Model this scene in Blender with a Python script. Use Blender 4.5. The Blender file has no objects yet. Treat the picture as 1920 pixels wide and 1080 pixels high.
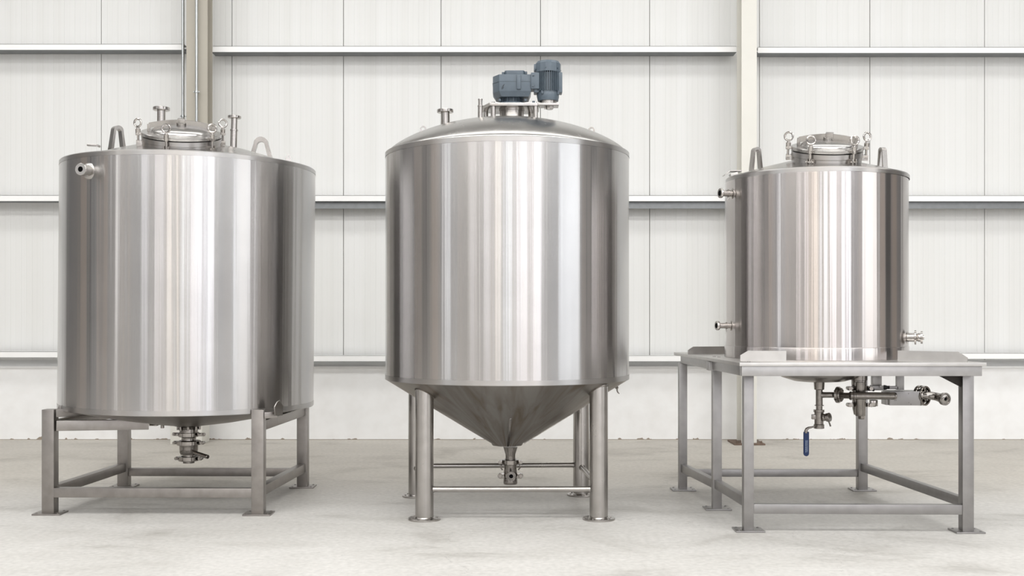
import bpy, bmesh, math, random
from mathutils import Vector, Matrix, Euler
random.seed(7)
PI = math.pi
S = bpy.context.scene
COL = S.collection

# ------------------------------------------------------------------ camera
F_PX = 2084.0            # focal length in pixels of the 1920 px wide photo
CAM_H = 1.5
HOR = 591.0              # pixel row of the horizon (vertical shift lens)
cam = bpy.data.cameras.new('camera')
cam.sensor_width = 36.0
cam.lens = 36.0 * F_PX / 1920.0
cam.shift_y = (HOR - 540.0) / 1920.0
cam.clip_start = 0.05
cam.clip_end = 200
camo = bpy.data.objects.new('camera', cam)
COL.objects.link(camo)
camo.location = (0, 0, CAM_H)
camo.rotation_euler = (PI / 2, 0, 0)
S.camera = camo

def P(px, py, Y):
    """world point that the photo shows at (px, py), standing at distance Y"""
    return Vector(((px - 960.0) / F_PX * Y, Y, CAM_H + (HOR - py) / F_PX * Y))

# ------------------------------------------------------------------ world, lights, exposure
S.view_settings.view_transform = 'Standard'
S.view_settings.look = 'None'
S.view_settings.gamma = 1.0
S.view_settings.use_curve_mapping = False
S.view_settings.exposure = 0.27
W = bpy.data.worlds.new('sky')
S.world = W
W.use_nodes = True
wn = W.node_tree
wn.nodes['Background'].inputs[0].default_value = (0.86, 0.93, 1.0, 1)
wn.nodes['Background'].inputs[1].default_value = 1.0

def area(name, loc, rot, sx, sy, power, color=(1, 1, 1), spread=PI):
    l = bpy.data.lights.new(name, 'AREA')
    l.shape = 'RECTANGLE'
    l.size = sx
    l.size_y = sy
    l.energy = power
    l.color = color
    l.spread = spread
    o = bpy.data.objects.new(name, l)
    COL.objects.link(o)
    o.location = loc
    o.rotation_euler = rot
    return o

WALL_Y = 13.45           # cladding face of the wall behind the tanks
OPP_Y = -11.0            # opposite wall, behind the camera
CEIL = 8.2
XL, XR = -13.0, 13.0
# roof light strips (run across the hall)
for yy, pw in ((9.4, 320), (4.4, 700), (-0.8, 880), (-6.0, 950)):
    area('roof_light', (0, yy, CEIL - 0.1), (0, 0, 0), 24.0, 1.4, pw, (1.0, 0.995, 0.98))
# tall fill lamps added behind the camera for frontal light and reflection bands
FILL_LAMPS = [(-10.6, 1.8), (-6.4, 1.6), (-2.7, 2.2), (1.0, 2.4), (5.0, 2.6), (9.8, 3.4)]
FILL_COL = [(1.0, 0.94, 0.87), (0.88, 0.94, 1.0), (0.96, 0.95, 1.0)]
for wx, ww in FILL_LAMPS:
    area('window_daylight', (wx, OPP_Y + 0.12, 4.05), (PI / 2, 0, 0), ww, 6.9, (44 + 1.7 * wx) * ww, FILL_COL[int(wx * 10) % 3])

# side lamps added for bright bands: (side, centre along the hall, width, power)
SIDE_LAMPS = [(1, 0.4, 5.4, 175), (-1, -0.75, 0.7, 38)]
for sd, wy_, ww, pw in SIDE_LAMPS:
    area('side_window_daylight', (sd * (XR - 0.12), wy_, 3.6), (PI / 2, 0, sd * PI / 2), ww, 6.0, pw, (0.96, 0.98, 1.0))

# ------------------------------------------------------------------ materials
def new_mat(name):
    m = bpy.data.materials.new(name)
    m.use_nodes = True
    nt = m.node_tree
    return m, nt, nt.nodes['Principled BSDF']

def N(nt, t, **kw):
    n = nt.nodes.new(t)
    for k, v in kw.items():
        setattr(n, k, v)
    return n

def mat_plain(name, col, rough=0.5, metal=0.0, noise=0.0, nscale=8.0):
    m, nt, b = new_mat(name)
    b.inputs['Base Color'].default_value = (*col, 1)
    b.inputs['Roughness'].default_value = rough
    b.inputs['Metallic'].default_value = metal
    if noise:
        tc = N(nt, 'ShaderNodeTexCoord')
        nz = N(nt, 'ShaderNodeTexNoise')
        nz.inputs['Scale'].default_value = nscale
        nz.inputs['Detail'].default_value = 5
        nt.links.new(tc.outputs['Object'], nz.inputs['Vector'])
        mp = N(nt, 'ShaderNodeMapRange')
        mp.inputs[1].default_value = 0.3
        mp.inputs[2].default_value = 0.7
        mp.inputs[3].default_value = 1 - noise
        mp.inputs[4].default_value = 1 + noise * 0.4
        nt.links.new(nz.outputs['Fac'], mp.inputs[0])
        mx = N(nt, 'ShaderNodeVectorMath', operation='SCALE')
        mx.inputs[0].default_value = col
        nt.links.new(mp.outputs[0], mx.inputs['Scale'])
        nt.links.new(mx.outputs[0], b.inputs['Base Color'])
    return m

def mat_shell(name, col=(0.49, 0.479, 0.467), rough=0.25, aniso=0.88, streak=0.5, dirt=0.06):
    """stainless sheet rolled and brushed round the tank"""
    m, nt, b = new_mat(name)
    b.inputs['Metallic'].default_value = 1
    b.inputs['Roughness'].default_value = rough
    b.inputs['Anisotropic'].default_value = aniso
    b.inputs['Anisotropic Rotation'].default_value = 0.25
    tg = N(nt, 'ShaderNodeTangent', direction_type='RADIAL', axis='Z')
    nt.links.new(tg.outputs[0], b.inputs['Tangent'])
    tc = N(nt, 'ShaderNodeTexCoord')
    mp = N(nt, 'ShaderNodeMapping')
    mp.inputs['Scale'].default_value = (1, 1, 0.006)
    nt.links.new(tc.outputs['Object'], mp.inputs['Vector'])
    n1 = N(nt, 'ShaderNodeTexNoise')
    n1.inputs['Scale'].default_value = 7
    n1.inputs['Detail'].default_value = 3.5
    n1.inputs['Roughness'].default_value = 0.5
    nt.links.new(mp.outputs[0], n1.inputs['Vector'])
    bp = N(nt, 'ShaderNodeBump')
    bp.inputs['Strength'].default_value = streak
    bp.inputs['Distance'].default_value = 0.012
    nt.links.new(n1.outputs['Fac'], bp.inputs['Height'])
    nt.links.new(bp.outputs[0], b.inputs['Normal'])
    # faint wear tone, a little warmer and cooler from sheet to sheet
    n2 = N(nt, 'ShaderNodeTexNoise')
    n2.inputs['Scale'].default_value = 3.0
    n2.inputs['Detail'].default_value = 6
    nt.links.new(mp.outputs[0], n2.inputs['Vector'])
    cr = N(nt, 'ShaderNodeValToRGB')
    e = cr.color_ramp.elements
    e[0].position = 0.35
    e[0].color = (col[0] * 1.01, col[1] * 0.98, col[2] * 0.96, 1)
    e[1].position = 0.65
    e[1].color = (col[0] * 0.99, col[1] * 1.01, col[2] * 1.05, 1)
    nt.links.new(n2.outputs['Fac'], cr.inputs[0])
    n3 = N(nt, 'ShaderNodeTexNoise')
    n3.inputs['Scale'].default_value = 2.2
    n3.inputs['Detail'].default_value = 8
    nt.links.new(tc.outputs['Object'], n3.inputs['Vector'])
    mr = N(nt, 'ShaderNodeMapRange')
    mr.inputs[1].default_value = 0.35
    mr.inputs[2].default_value = 0.6
    mr.inputs[3].default_value = 1 - dirt
    mr.inputs[4].default_value = 1
    nt.links.new(n3.outputs['Fac'], mr.inputs[0])
    ml = N(nt, 'ShaderNodeVectorMath', operation='SCALE')
    nt.links.new(cr.outputs[0], ml.inputs[0])
    nt.links.new(mr.outputs[0], ml.inputs['Scale'])
    nt.links.new(ml.outputs[0], b.inputs['Base Color'])
    return m

def mat_steel(name, col=(0.56, 0.535, 0.51), rough=0.34, dirt=0.12, scale=(3, 3, 3)):
    m, nt, b = new_mat(name)
    b.inputs['Metallic'].default_value = 1
    tc = N(nt, 'ShaderNodeTexCoord')
    mp = N(nt, 'ShaderNodeMapping')
    mp.inputs['Scale'].default_value = scale
    nt.links.new(tc.outputs['Object'], mp.inputs['Vector'])
    nz = N(nt, 'ShaderNodeTexNoise')
    nz.inputs['Scale'].default_value = 4
    nz.inputs['Detail'].default_value = 8
    nt.links.new(mp.outputs[0], nz.inputs['Vector'])
    mr = N(nt, 'ShaderNodeMapRange')
    mr.inputs[1].default_value = 0.35
    mr.inputs[2].default_value = 0.65
    mr.inputs[3].default_value = 1 - dirt
    mr.inputs[4].default_value = 1
    nt.links.new(nz.outputs['Fac'], mr.inputs[0])
    ml = N(nt, 'ShaderNodeVectorMath', operation='SCALE')
    ml.inputs[0].default_value = col
    nt.links.new(mr.outputs[0], ml.inputs['Scale'])
    nt.links.new(ml.outputs[0], b.inputs['Base Color'])
    m2 = N(nt, 'ShaderNodeMapRange')
    m2.inputs[3].default_value = rough - 0.06
    m2.inputs[4].default_value = rough + 0.08
    nt.links.new(nz.outputs['Fac'], m2.inputs[0])
    nt.links.new(m2.outputs[0], b.inputs['Roughness'])
    return m

M_SHELL1 = mat_shell('brushed_stainless_shell_a')
M_SHELL2 = mat_shell('brushed_stainless_shell_b', streak=0.45)
M_SHELL3 = mat_shell('brushed_stainless_shell_c', col=(0.53, 0.503, 0.485), rough=0.22, streak=0.6)
M_RIM = mat_shell('brushed_stainless_rim', rough=0.34, streak=0.12, col=(0.44, 0.428, 0.415))
M_DOME = mat_steel('satin_stainless_dome', (0.50, 0.488, 0.475), 0.24, 0.05)
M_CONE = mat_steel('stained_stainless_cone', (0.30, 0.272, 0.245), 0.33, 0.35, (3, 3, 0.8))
M_FRAME = mat_steel('satin_stainless_frame', (0.33, 0.308, 0.29), 0.36, 0.16)
M_FRAME3 = mat_steel('satin_stainless_table', (0.34, 0.33, 0.325), 0.36, 0.12)
M_TUBE = mat_steel('brushed_stainless_tube', (0.44, 0.42, 0.40), 0.24, 0.10)
M_STRIP = mat_steel('bright_guide_strip', (0.58, 0.565, 0.55), 0.38, 0.08)
M_FIT = mat_steel('handled_stainless_fitting', (0.30, 0.278, 0.258), 0.22, 0.22, (9, 9, 9))
M_FITP = mat_steel('polished_fitting', (0.35, 0.327, 0.305), 0.12, 0.15, (9, 9, 9))
M_APRON = mat_steel('satin_table_apron', (0.43, 0.42, 0.415), 0.36, 0.12)
M_DKST = mat_steel('dark_mill_steel', (0.05, 0.045, 0.042), 0.5, 0.2)
M_POL = mat_steel('polished_stainless', (0.50, 0.475, 0.45), 0.13, 0.06)
M_DARK = mat_plain('dark_opening', (0.004, 0.004, 0.004), 0.95)
M_DARK.node_tree.nodes['Principled BSDF'].inputs['Specular IOR Level'].default_value = 0.05
M_BLACK = mat_plain('black_rubber', (0.02, 0.02, 0.022), 0.55, noise=0.2)
M_BLUE = mat_plain('slate_blue_enamel', (0.088, 0.115, 0.142), 0.38, noise=0.12, nscale=20)
M_GRIP = mat_plain('blue_vinyl_grip', (0.001, 0.022, 0.105), 0.45, noise=0.1, nscale=30)
M_PRINT = mat_plain('faded_white_print', (0.42, 0.50, 0.62), 0.6)
M_ZINC = mat_plain('white_coated_purlin', (0.93, 0.93, 0.92), 0.42, 0.0, 0.03, 3)  # reflected brightness of the purlin web put into the white; flashing shares it
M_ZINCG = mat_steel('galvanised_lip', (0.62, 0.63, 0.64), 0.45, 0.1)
M_ZINCD = mat_steel('bare_galvanised_underside', (0.27, 0.28, 0.285), 0.5, 0.15)  # underside shade put into a darker grey; the lip shares it
M_COLB = mat_plain('beige_steel_paint', (0.44, 0.41, 0.35), 0.5, 0, 0.05, 2)
M_COLC = mat_plain('cream_steel_paint', (0.76, 0.745, 0.69), 0.5, 0, 0.05, 2)
M_RUST = mat_plain('dirty_base_plate', (0.17, 0.12, 0.09), 0.8, 0, 0.4, 12)
M_PIPEG = mat_steel('galvanised_conduit', (0.50, 0.52, 0.52), 0.35, 0.1)
M_BAND = mat_plain('dark_roller_door', (0.035, 0.036, 0.038), 0.7, 0, 0.1, 1)  # for unseen dark panels added to band the reflections
M_WARM = mat_plain('warm_beige_cladding', (0.42, 0.37, 0.335), 0.8, 0, 0.1, 1)  # for unseen panels added to tint the tank reflections warm
M_GREYW = mat_plain('grey_cladding', (0.27, 0.27, 0.275), 0.8, 0, 0.1, 1)
M_GREYD = mat_plain('mid_grey_boarding', (0.20, 0.20, 0.21), 0.8, 0, 0.1, 1)  # for an unseen panel added among the reflection bands
M_OPP = mat_plain('opposite_wall_cladding', (0.38, 0.375, 0.37), 0.7, 0, 0.08, 1)
M_CEIL = mat_plain('white_roof_sheet', (0.60, 0.60, 0.595), 0.7, 0, 0.05, 1)

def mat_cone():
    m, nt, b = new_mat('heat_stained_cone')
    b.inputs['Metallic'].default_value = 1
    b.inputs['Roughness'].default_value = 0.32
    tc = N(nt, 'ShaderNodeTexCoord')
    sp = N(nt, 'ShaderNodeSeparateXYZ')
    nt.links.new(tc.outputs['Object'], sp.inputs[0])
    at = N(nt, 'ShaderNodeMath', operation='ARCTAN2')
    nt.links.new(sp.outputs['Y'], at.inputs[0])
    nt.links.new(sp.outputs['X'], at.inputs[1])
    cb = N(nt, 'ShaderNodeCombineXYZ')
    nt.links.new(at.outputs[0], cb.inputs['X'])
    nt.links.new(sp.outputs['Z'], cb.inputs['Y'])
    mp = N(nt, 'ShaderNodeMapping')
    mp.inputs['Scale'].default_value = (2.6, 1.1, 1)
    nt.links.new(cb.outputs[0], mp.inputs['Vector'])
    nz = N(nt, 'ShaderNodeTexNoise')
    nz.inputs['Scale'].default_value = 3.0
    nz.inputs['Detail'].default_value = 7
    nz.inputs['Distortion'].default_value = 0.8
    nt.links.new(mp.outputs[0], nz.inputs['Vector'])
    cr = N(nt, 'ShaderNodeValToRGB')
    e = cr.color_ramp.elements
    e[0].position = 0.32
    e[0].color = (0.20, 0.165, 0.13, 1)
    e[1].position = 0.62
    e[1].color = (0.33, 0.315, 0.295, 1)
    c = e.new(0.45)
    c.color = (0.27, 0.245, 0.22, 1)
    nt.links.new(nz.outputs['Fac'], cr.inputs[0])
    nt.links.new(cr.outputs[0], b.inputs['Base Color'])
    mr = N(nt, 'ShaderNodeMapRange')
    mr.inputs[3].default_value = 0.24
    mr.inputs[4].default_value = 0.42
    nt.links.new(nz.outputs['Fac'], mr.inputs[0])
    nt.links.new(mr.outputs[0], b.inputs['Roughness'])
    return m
M_CONE2 = mat_cone()

def mat_cladding():
    m, nt, b = new_mat('ribbed_white_cladding')
    b.inputs['Roughness'].default_value = 0.48
    tc = N(nt, 'ShaderNodeTexCoord')
    sx = N(nt, 'ShaderNodeSeparateXYZ')
    nt.links.new(tc.outputs['Object'], sx.inputs[0])
    def lines(period, off, width):
        a = N(nt, 'ShaderNodeMath', operation='MULTIPLY_ADD')
        a.inputs[1].default_value = 1 / period
        a.inputs[2].default_value = off
        nt.links.new(sx.outputs['X'], a.inputs[0])
        f = N(nt, 'ShaderNodeMath', operation='FRACT')
        nt.links.new(a.outputs[0], f.inputs[0])
        c = N(nt, 'ShaderNodeMath', operation='SUBTRACT')
        c.inputs[1].default_value = 0.5
        nt.links.new(f.outputs[0], c.inputs[0])
        d = N(nt, 'ShaderNodeMath', operation='ABSOLUTE')
        nt.links.new(c.outputs[0], d.inputs[0])
        r = N(nt, 'ShaderNodeMapRange', interpolation_type='SMOOTHSTEP')
        r.inputs[1].default_value = width / period
        r.inputs[2].default_value = 0.0
        nt.links.new(d.outputs[0], r.inputs[0])
        return r.outputs[0]
    l1 = lines(0.130, 0.2, 0.008)
    l2 = lines(0.1300, 0.72, 0.006)
    mx = N(nt, 'ShaderNodeMath', operation='MULTIPLY_ADD')
    nt.links.new(l2, mx.inputs[0])
    mx.inputs[1].default_value = 0.5
    nt.links.new(l1, mx.inputs[2])
    bp = N(nt, 'ShaderNodeBump')
    bp.invert = True
    bp.inputs['Strength'].default_value = 0.35
    bp.inputs['Distance'].default_value = 0.004
    nt.links.new(mx.outputs[0], bp.inputs['Height'])
    nt.links.new(bp.outputs[0], b.inputs['Normal'])
    # panel to panel tone, vertical soft streaks of the coil coating
    mp = N(nt, 'ShaderNodeMapping')
    mp.inputs['Scale'].default_value = (1, 1, 0.02)
    nt.links.new(tc.outputs['Object'], mp.inputs['Vector'])
    nz = N(nt, 'ShaderNodeTexNoise')
    nz.inputs['Scale'].default_value = 7
    nz.inputs['Detail'].default_value = 4
    nt.links.new(mp.outputs[0], nz.inputs['Vector'])
    cr = N(nt, 'ShaderNodeValToRGB')
    cr.color_ramp.elements[0].position = 0.3
    cr.color_ramp.elements[0].color = (0.745, 0.745, 0.728, 1)
    cr.color_ramp.elements[1].position = 0.7
    cr.color_ramp.elements[1].color = (0.785, 0.787, 0.778, 1)
    nt.links.new(nz.outputs['Fac'], cr.inputs[0])
    s = N(nt, 'ShaderNodeMath', operation='MULTIPLY_ADD')
    s.inputs[1].default_value = -0.035
    s.inputs[2].default_value = 1.0
    nt.links.new(mx.outputs[0], s.inputs[0])
    ml = N(nt, 'ShaderNodeVectorMath', operation='SCALE')
    nt.links.new(cr.outputs[0], ml.inputs[0])
    nt.links.new(s.outputs[0], ml.inputs['Scale'])
    nt.links.new(ml.outputs[0], b.inputs['Base Color'])
    return m
M_WALL = mat_cladding()
M_SEAM = mat_plain('panel_joint_seal', (0.30, 0.285, 0.26), 0.8)

def mat_plinth():
    m, nt, b = new_mat('whitewashed_concrete_plinth')
    b.inputs['Roughness'].default_value = 0.75
    tc = N(nt, 'ShaderNodeTexCoord')
    nz = N(nt, 'ShaderNodeTexNoise')
    nz.inputs['Scale'].default_value = 5
    nz.inputs['Detail'].default_value = 8
    nt.links.new(tc.outputs['Object'], nz.inputs['Vector'])
    cr = N(nt, 'ShaderNodeValToRGB')
    cr.color_ramp.elements[0].position = 0.3
    cr.color_ramp.elements[0].color = (0.855, 0.85, 0.84, 1)
    cr.color_ramp.elements[1].position = 0.6
    cr.color_ramp.elements[1].color = (0.90, 0.90, 0.895, 1)
    nt.links.new(nz.outputs['Fac'], cr.inputs[0])
    # scuffs and flaked paint along the foot of the wall
    sx = N(nt, 'ShaderNodeSeparateXYZ')
    nt.links.new(tc.outputs['Object'], sx.inputs[0])
    n2 = N(nt, 'ShaderNodeTexNoise')
    n2.inputs['Scale'].default_value = 9
    n2.inputs['Detail'].default_value = 6
    nt.links.new(tc.outputs['Object'], n2.inputs['Vector'])
    hz = N(nt, 'ShaderNodeMapRange')
    hz.inputs[1].default_value = 0.58
    hz.inputs[2].default_value = 0.80
    hz.inputs[3].default_value = 0.006
    hz.inputs[4].default_value = 0.045
    nt.links.new(n2.outputs['Fac'], hz.inputs[0])
    lt = N(nt, 'ShaderNodeMath', operation='LESS_THAN')
    nt.links.new(sx.outputs['Z'], lt.inputs[0])
    nt.links.new(hz.outputs[0], lt.inputs[1])
    mx = N(nt, 'ShaderNodeMix', data_type='RGBA')
    nt.links.new(lt.outputs[0], mx.inputs['Factor'])
    nt.links.new(cr.outputs[0], mx.inputs['A'])
    mx.inputs['B'].default_value = (0.30, 0.25, 0.20, 1)
    nt.links.new(mx.outputs['Result'], b.inputs['Base Color'])
    bp = N(nt, 'ShaderNodeBump')
    bp.inputs['Strength'].default_value = 0.2
    bp.inputs['Distance'].default_value = 0.01
    nt.links.new(n2.outputs['Fac'], bp.inputs['Height'])
    nt.links.new(bp.outputs[0], b.inputs['Normal'])
    return m
M_PLINTH = mat_plinth()

def mat_floor():
    m, nt, b = new_mat('power_floated_concrete')
    tc = N(nt, 'ShaderNodeTexCoord')
    mp = N(nt, 'ShaderNodeMapping')
    mp.inputs['Scale'].default_value = (0.8, 1.3, 1)
    nt.links.new(tc.outputs['Object'], mp.inputs['Vector'])
    n1 = N(nt, 'ShaderNodeTexNoise')
    n1.inputs['Scale'].default_value = 1.1
    n1.inputs['Detail'].default_value = 9
    n1.inputs['Roughness'].default_value = 0.62
    n1.inputs['Distortion'].default_value = 0.6
    nt.links.new(mp.outputs[0], n1.inputs['Vector'])
    cr = N(nt, 'ShaderNodeValToRGB')
    cr.color_ramp.elements[0].position = 0.30
    cr.color_ramp.elements[0].color = (0.36, 0.345, 0.32, 1)
    cr.color_ramp.elements[1].position = 0.62
    cr.color_ramp.elements[1].color = (0.565, 0.552, 0.53, 1)
    e = cr.color_ramp.elements.new(0.46)
    e.color = (0.515, 0.502, 0.478, 1)
    nt.links.new(n1.outputs['Fac'], cr.inputs[0])
    n2 = N(nt, 'ShaderNodeTexNoise')
    n2.inputs['Scale'].default_value = 26
    n2.inputs['Detail'].default_value = 6
    nt.links.new(tc.outputs['Object'], n2.inputs['Vector'])
    mr = N(nt, 'ShaderNodeMapRange')
    mr.inputs[1].default_value = 0.3
    mr.inputs[2].default_value = 0.7
    mr.inputs[3].default_value = 0.87
    mr.inputs[4].default_value = 1.07
    nt.links.new(n2.outputs['Fac'], mr.inputs[0])
    # thin wandering hairline cracks
    vo = N(nt, 'ShaderNodeTexVoronoi', feature='DISTANCE_TO_EDGE')
    vo.inputs['Scale'].default_value = 0.33
    ad = N(nt, 'ShaderNodeVectorMath', operation='ADD')
    n3 = N(nt, 'ShaderNodeTexNoise')
    n3.inputs['Scale'].default_value = 2.2
    n3.inputs['Detail'].default_value = 6
    nt.links.new(tc.outputs['Object'], n3.inputs['Vector'])
    nt.links.new(tc.outputs['Object'], ad.inputs[0])
    nt.links.new(n3.outputs['Color'], ad.inputs[1])
    nt.links.new(ad.outputs[0], vo.inputs['Vector'])
    ck = N(nt, 'ShaderNodeMapRange')
    ck.inputs[1].default_value = 0.0
    ck.inputs[2].default_value = 0.0016
    ck.inputs[3].default_value = 0.80
    ck.inputs[4].default_value = 1.0
    nt.links.new(vo.outputs['Distance'], ck.inputs[0])
    # grit specks
    v2 = N(nt, 'ShaderNodeTexVoronoi')
    v2.inputs['Scale'].default_value = 5
    nt.links.new(ad.outputs[0], v2.inputs['Vector'])
    sp = N(nt, 'ShaderNodeMapRange')
    sp.inputs[1].default_value = 0.02
    sp.inputs[2].default_value = 0.05
    sp.inputs[3].default_value = 0.75
    sp.inputs[4].default_value = 1.0
    nt.links.new(v2.outputs['Distance'], sp.inputs[0])
    a = N(nt, 'ShaderNodeMath', operation='MULTIPLY')
    nt.links.new(mr.outputs[0], a.inputs[0])
    nt.links.new(ck.outputs[0], a.inputs[1])
    a2 = N(nt, 'ShaderNodeMath', operation='MULTIPLY')
    nt.links.new(a.outputs[0], a2.inputs[0])
    nt.links.new(sp.outputs[0], a2.inputs[1])
    ml = N(nt, 'ShaderNodeVectorMath', operation='SCALE')
    nt.links.new(cr.outputs[0], ml.inputs[0])
    nt.links.new(a2.outputs[0], ml.inputs['Scale'])
    nt.links.new(ml.outputs[0], b.inputs['Base Color'])
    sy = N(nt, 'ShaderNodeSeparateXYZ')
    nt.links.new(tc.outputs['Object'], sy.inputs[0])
    wy = N(nt, 'ShaderNodeMapRange', interpolation_type='SMOOTHSTEP')  # warmer light towards the back wall, put into the floor colour
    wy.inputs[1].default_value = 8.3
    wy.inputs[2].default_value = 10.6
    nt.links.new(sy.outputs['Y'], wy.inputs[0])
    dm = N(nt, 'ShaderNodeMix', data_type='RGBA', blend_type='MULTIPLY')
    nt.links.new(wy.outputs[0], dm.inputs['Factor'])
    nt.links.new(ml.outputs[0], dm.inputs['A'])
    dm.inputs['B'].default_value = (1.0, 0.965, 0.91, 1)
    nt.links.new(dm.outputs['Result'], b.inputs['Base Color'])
    rr = N(nt, 'ShaderNodeMapRange')
    rr.inputs[3].default_value = 0.42
    rr.inputs[4].default_value = 0.62
    nt.links.new(n1.outputs['Fac'], rr.inputs[0])
    nt.links.new(rr.outputs[0], b.inputs['Roughness'])
    bp = N(nt, 'ShaderNodeBump')
    bp.inputs['Strength'].default_value = 0.12
    bp.inputs['Distance'].default_value = 0.004
    nt.links.new(n2.outputs['Fac'], bp.inputs['Height'])
    nt.links.new(bp.outputs[0], b.inputs['Normal'])
    return m
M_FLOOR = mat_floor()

# ------------------------------------------------------------------ mesh helpers
def basis(d):
    d = Vector(d).normalized()
    up = Vector((0, 0, 1)) if abs(d.z) < 0.95 else Vector((0, 1, 0))
    u = up.cross(d).normalized()
    v = d.cross(u).normalized()
    return u, v, d

class MB:
    """collects shapes, all given in world metres, into one mesh"""
    def __init__(self):
        self.bm = bmesh.new()
    def _v(self, c):
        return self.bm.verts.new(c)
    def box(self, a, b, bevel=0.0):
        """axis aligned box from corner a to corner b"""
        x0, y0, z0 = a
        x1, y1, z1 = b
        self.prism([(x0, y0), (x1, y0), (x1, y1), (x0, y1)], z0, z1, bevel)
        return self
    def prism(self, poly, z0, z1, bevel=0.0):
        """vertical prism over an xy polygon"""
        lo = [self._v((x, y, z0)) for x, y in poly]
        hi = [self._v((x, y, z1)) for x, y in poly]
        n = len(poly)
        fs = [self.bm.faces.new(lo[::-1]), self.bm.faces.new(hi)]
        for i in range(n):
            fs.append(self.bm.faces.new((lo[i], lo[(i + 1) % n], hi[(i + 1) % n], hi[i])))
        if bevel:
            es = list({e for f in fs for e in f.edges})
            bmesh.ops.bevel(self.bm, geom=es, offset=bevel, segments=2, affect='EDGES', profile=0.6)
        return self
    def beam(self, p0, p1, w, h, bevel=0.003, up=(0, 0, 1)):
        """rectangular bar between two points, w across, h along up"""
        p0, p1 = Vector(p0), Vector(p1)
        d = (p1 - p0).normalized()
        up = Vector(up)
        s = d.cross(up).normalized()
        t = s.cross(d).normalized()
        vs = []
        for p in (p0, p1):
            for a, b in ((-1, -1), (1, -1), (1, 1), (-1, 1)):
                vs.append(self._v(p + s * a * w / 2 + t * b * h / 2))
        q = [(0, 1, 2, 3), (7, 6, 5, 4), (0, 4, 5, 1), (1, 5, 6, 2), (2, 6, 7, 3), (3, 7, 4, 0)]
        fs = [self.bm.faces.new([vs[i] for i in f]) for f in q]
        if bevel:
            es = list({e for f in fs for e in f.edges})
            bmesh.ops.bevel(self.bm, geom=es, offset=bevel, segments=2, affect='EDGES', profile=0.6)
        return self
    def plate(self, pts, normal, thick, bevel=0.0):
        """flat polygon (3-d points) extruded symmetrically by thick"""
        nrm = Vector(normal).normalized() * thick / 2
        a = [self._v(Vector(p) - nrm) for p in pts]
        b = [self._v(Vector(p) + nrm) for p in pts]
        n = len(pts)
        fs = [self.bm.faces.new(a[::-1]), self.bm.faces.new(b)]
        for i in range(n):
            fs.append(self.bm.faces.new((a[i], a[(i + 1) % n], b[(i + 1) % n], b[i])))
        if bevel:
            es = list({e for f in fs for e in f.edges})
            bmesh.ops.bevel(self.bm, geom=es, offset=bevel, segments=1, affect='EDGES')
        return self
    def lathe(self, prof, origin=(0, 0, 0), axis=(0, 0, 1), seg=48, cap0=True, cap1=True):
        """profile [(radius, height along the axis)] spun round the axis"""
        u, v, d = basis(axis)
        o = Vector(origin)
        rings = []
        for r, h in prof:
            if r <= 1e-6:
                rings.append([self._v(o + d * h)])
            else:
                rings.append([self._v(o + d * h + (u * math.cos(2 * PI * k / seg) + v * math.sin(2 * PI * k / seg)) * r) for k in range(seg)])
        for A, B in zip(rings, rings[1:]):
            for k in range(seg):
                k2 = (k + 1) % seg
                if len(A) == 1 and len(B) == 1:
                    continue
                if len(A) == 1:
                    self.bm.faces.new((A[0], B[k2], B[k]))
                elif len(B) == 1:
                    self.bm.faces.new((A[k], A[k2], B[0]))
                else:
                    self.bm.faces.new((A[k], A[k2], B[k2], B[k]))
        if cap0 and len(rings[0]) > 1:
            self.bm.faces.new(rings[0][::-1])
        if cap1 and len(rings[-1]) > 1:
            self.bm.faces.new(rings[-1])
        return self
    def cyl(self, p0, p1, r, r2=None, seg=32, bev=0.0):
        p0, p1 = Vector(p0), Vector(p1)
        L = (p1 - p0).length
        r2 = r if r2 is None else r2
        if bev:
            prof = [(r - bev, 0), (r, bev), (r2, L - bev), (r2 - bev, L)]
        else:
            prof = [(r, 0), (r2, L)]
        return self.lathe(prof, p0, p1 - p0, seg)
    def ring(self, c, axis, r_out, r_in, thick, seg=40, bev=0.001):
        """flat washer, centred on c"""
        t = thick / 2
        return self.lathe([(r_in, -t), (r_out - bev, -t), (r_out, -t + bev), (r_out, t - bev), (r_out - bev, t), (r_in, t), (r_in, -t)], c, axis, seg, False, False)
    def tube(self, pts, r, seg=12, caps=True, closed=False):
        pts = [Vector(p) for p in pts]
        n = len(pts)
        rings = []
        pu = None
        for i, p in enumerate(pts):
            if closed:
                d = (pts[(i + 1) % n] - pts[i - 1]).normalized()
            elif i == 0:
                d = (pts[1] - p).normalized()
            elif i == n - 1:
                d = (p - pts[-2]).normalized()
            else:
                d = (pts[i + 1] - pts[i - 1]).normalized()
            if pu is None:
                u, v, _ = basis(d)
            else:
                u = (pu - d * pu.dot(d)).normalized()
                v = d.cross(u).normalized()
            pu = u
            rr = r[i] if isinstance(r, (list, tuple)) else r
            rings.append([self._v(p + (u * math.cos(2 * PI * k / seg) + v * math.sin(2 * PI * k / seg)) * rr) for k in range(seg)])
        m = n if closed else n - 1
        for i in range(m):
            A, B = rings[i], rings[(i + 1) % n]
            for k in range(seg):
                k2 = (k + 1) % seg
                self.bm.faces.new((A[k], A[k2], B[k2], B[k]))
        if caps and not closed:
            self.bm.faces.new(rings[0][::-1])
            self.bm.faces.new(rings[-1])
        return self
    def torus(self, c, axis, R, r, seg=28, s2=10, sy=1.0):
        u, v, d = basis(axis)
        pts = [Vector(c) + u * math.cos(2 * PI * k / seg) * R + v * math.sin(2 * PI * k / seg) * R * sy for k in range(seg)]
        return self.tube(pts, r, s2, closed=True)
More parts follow.
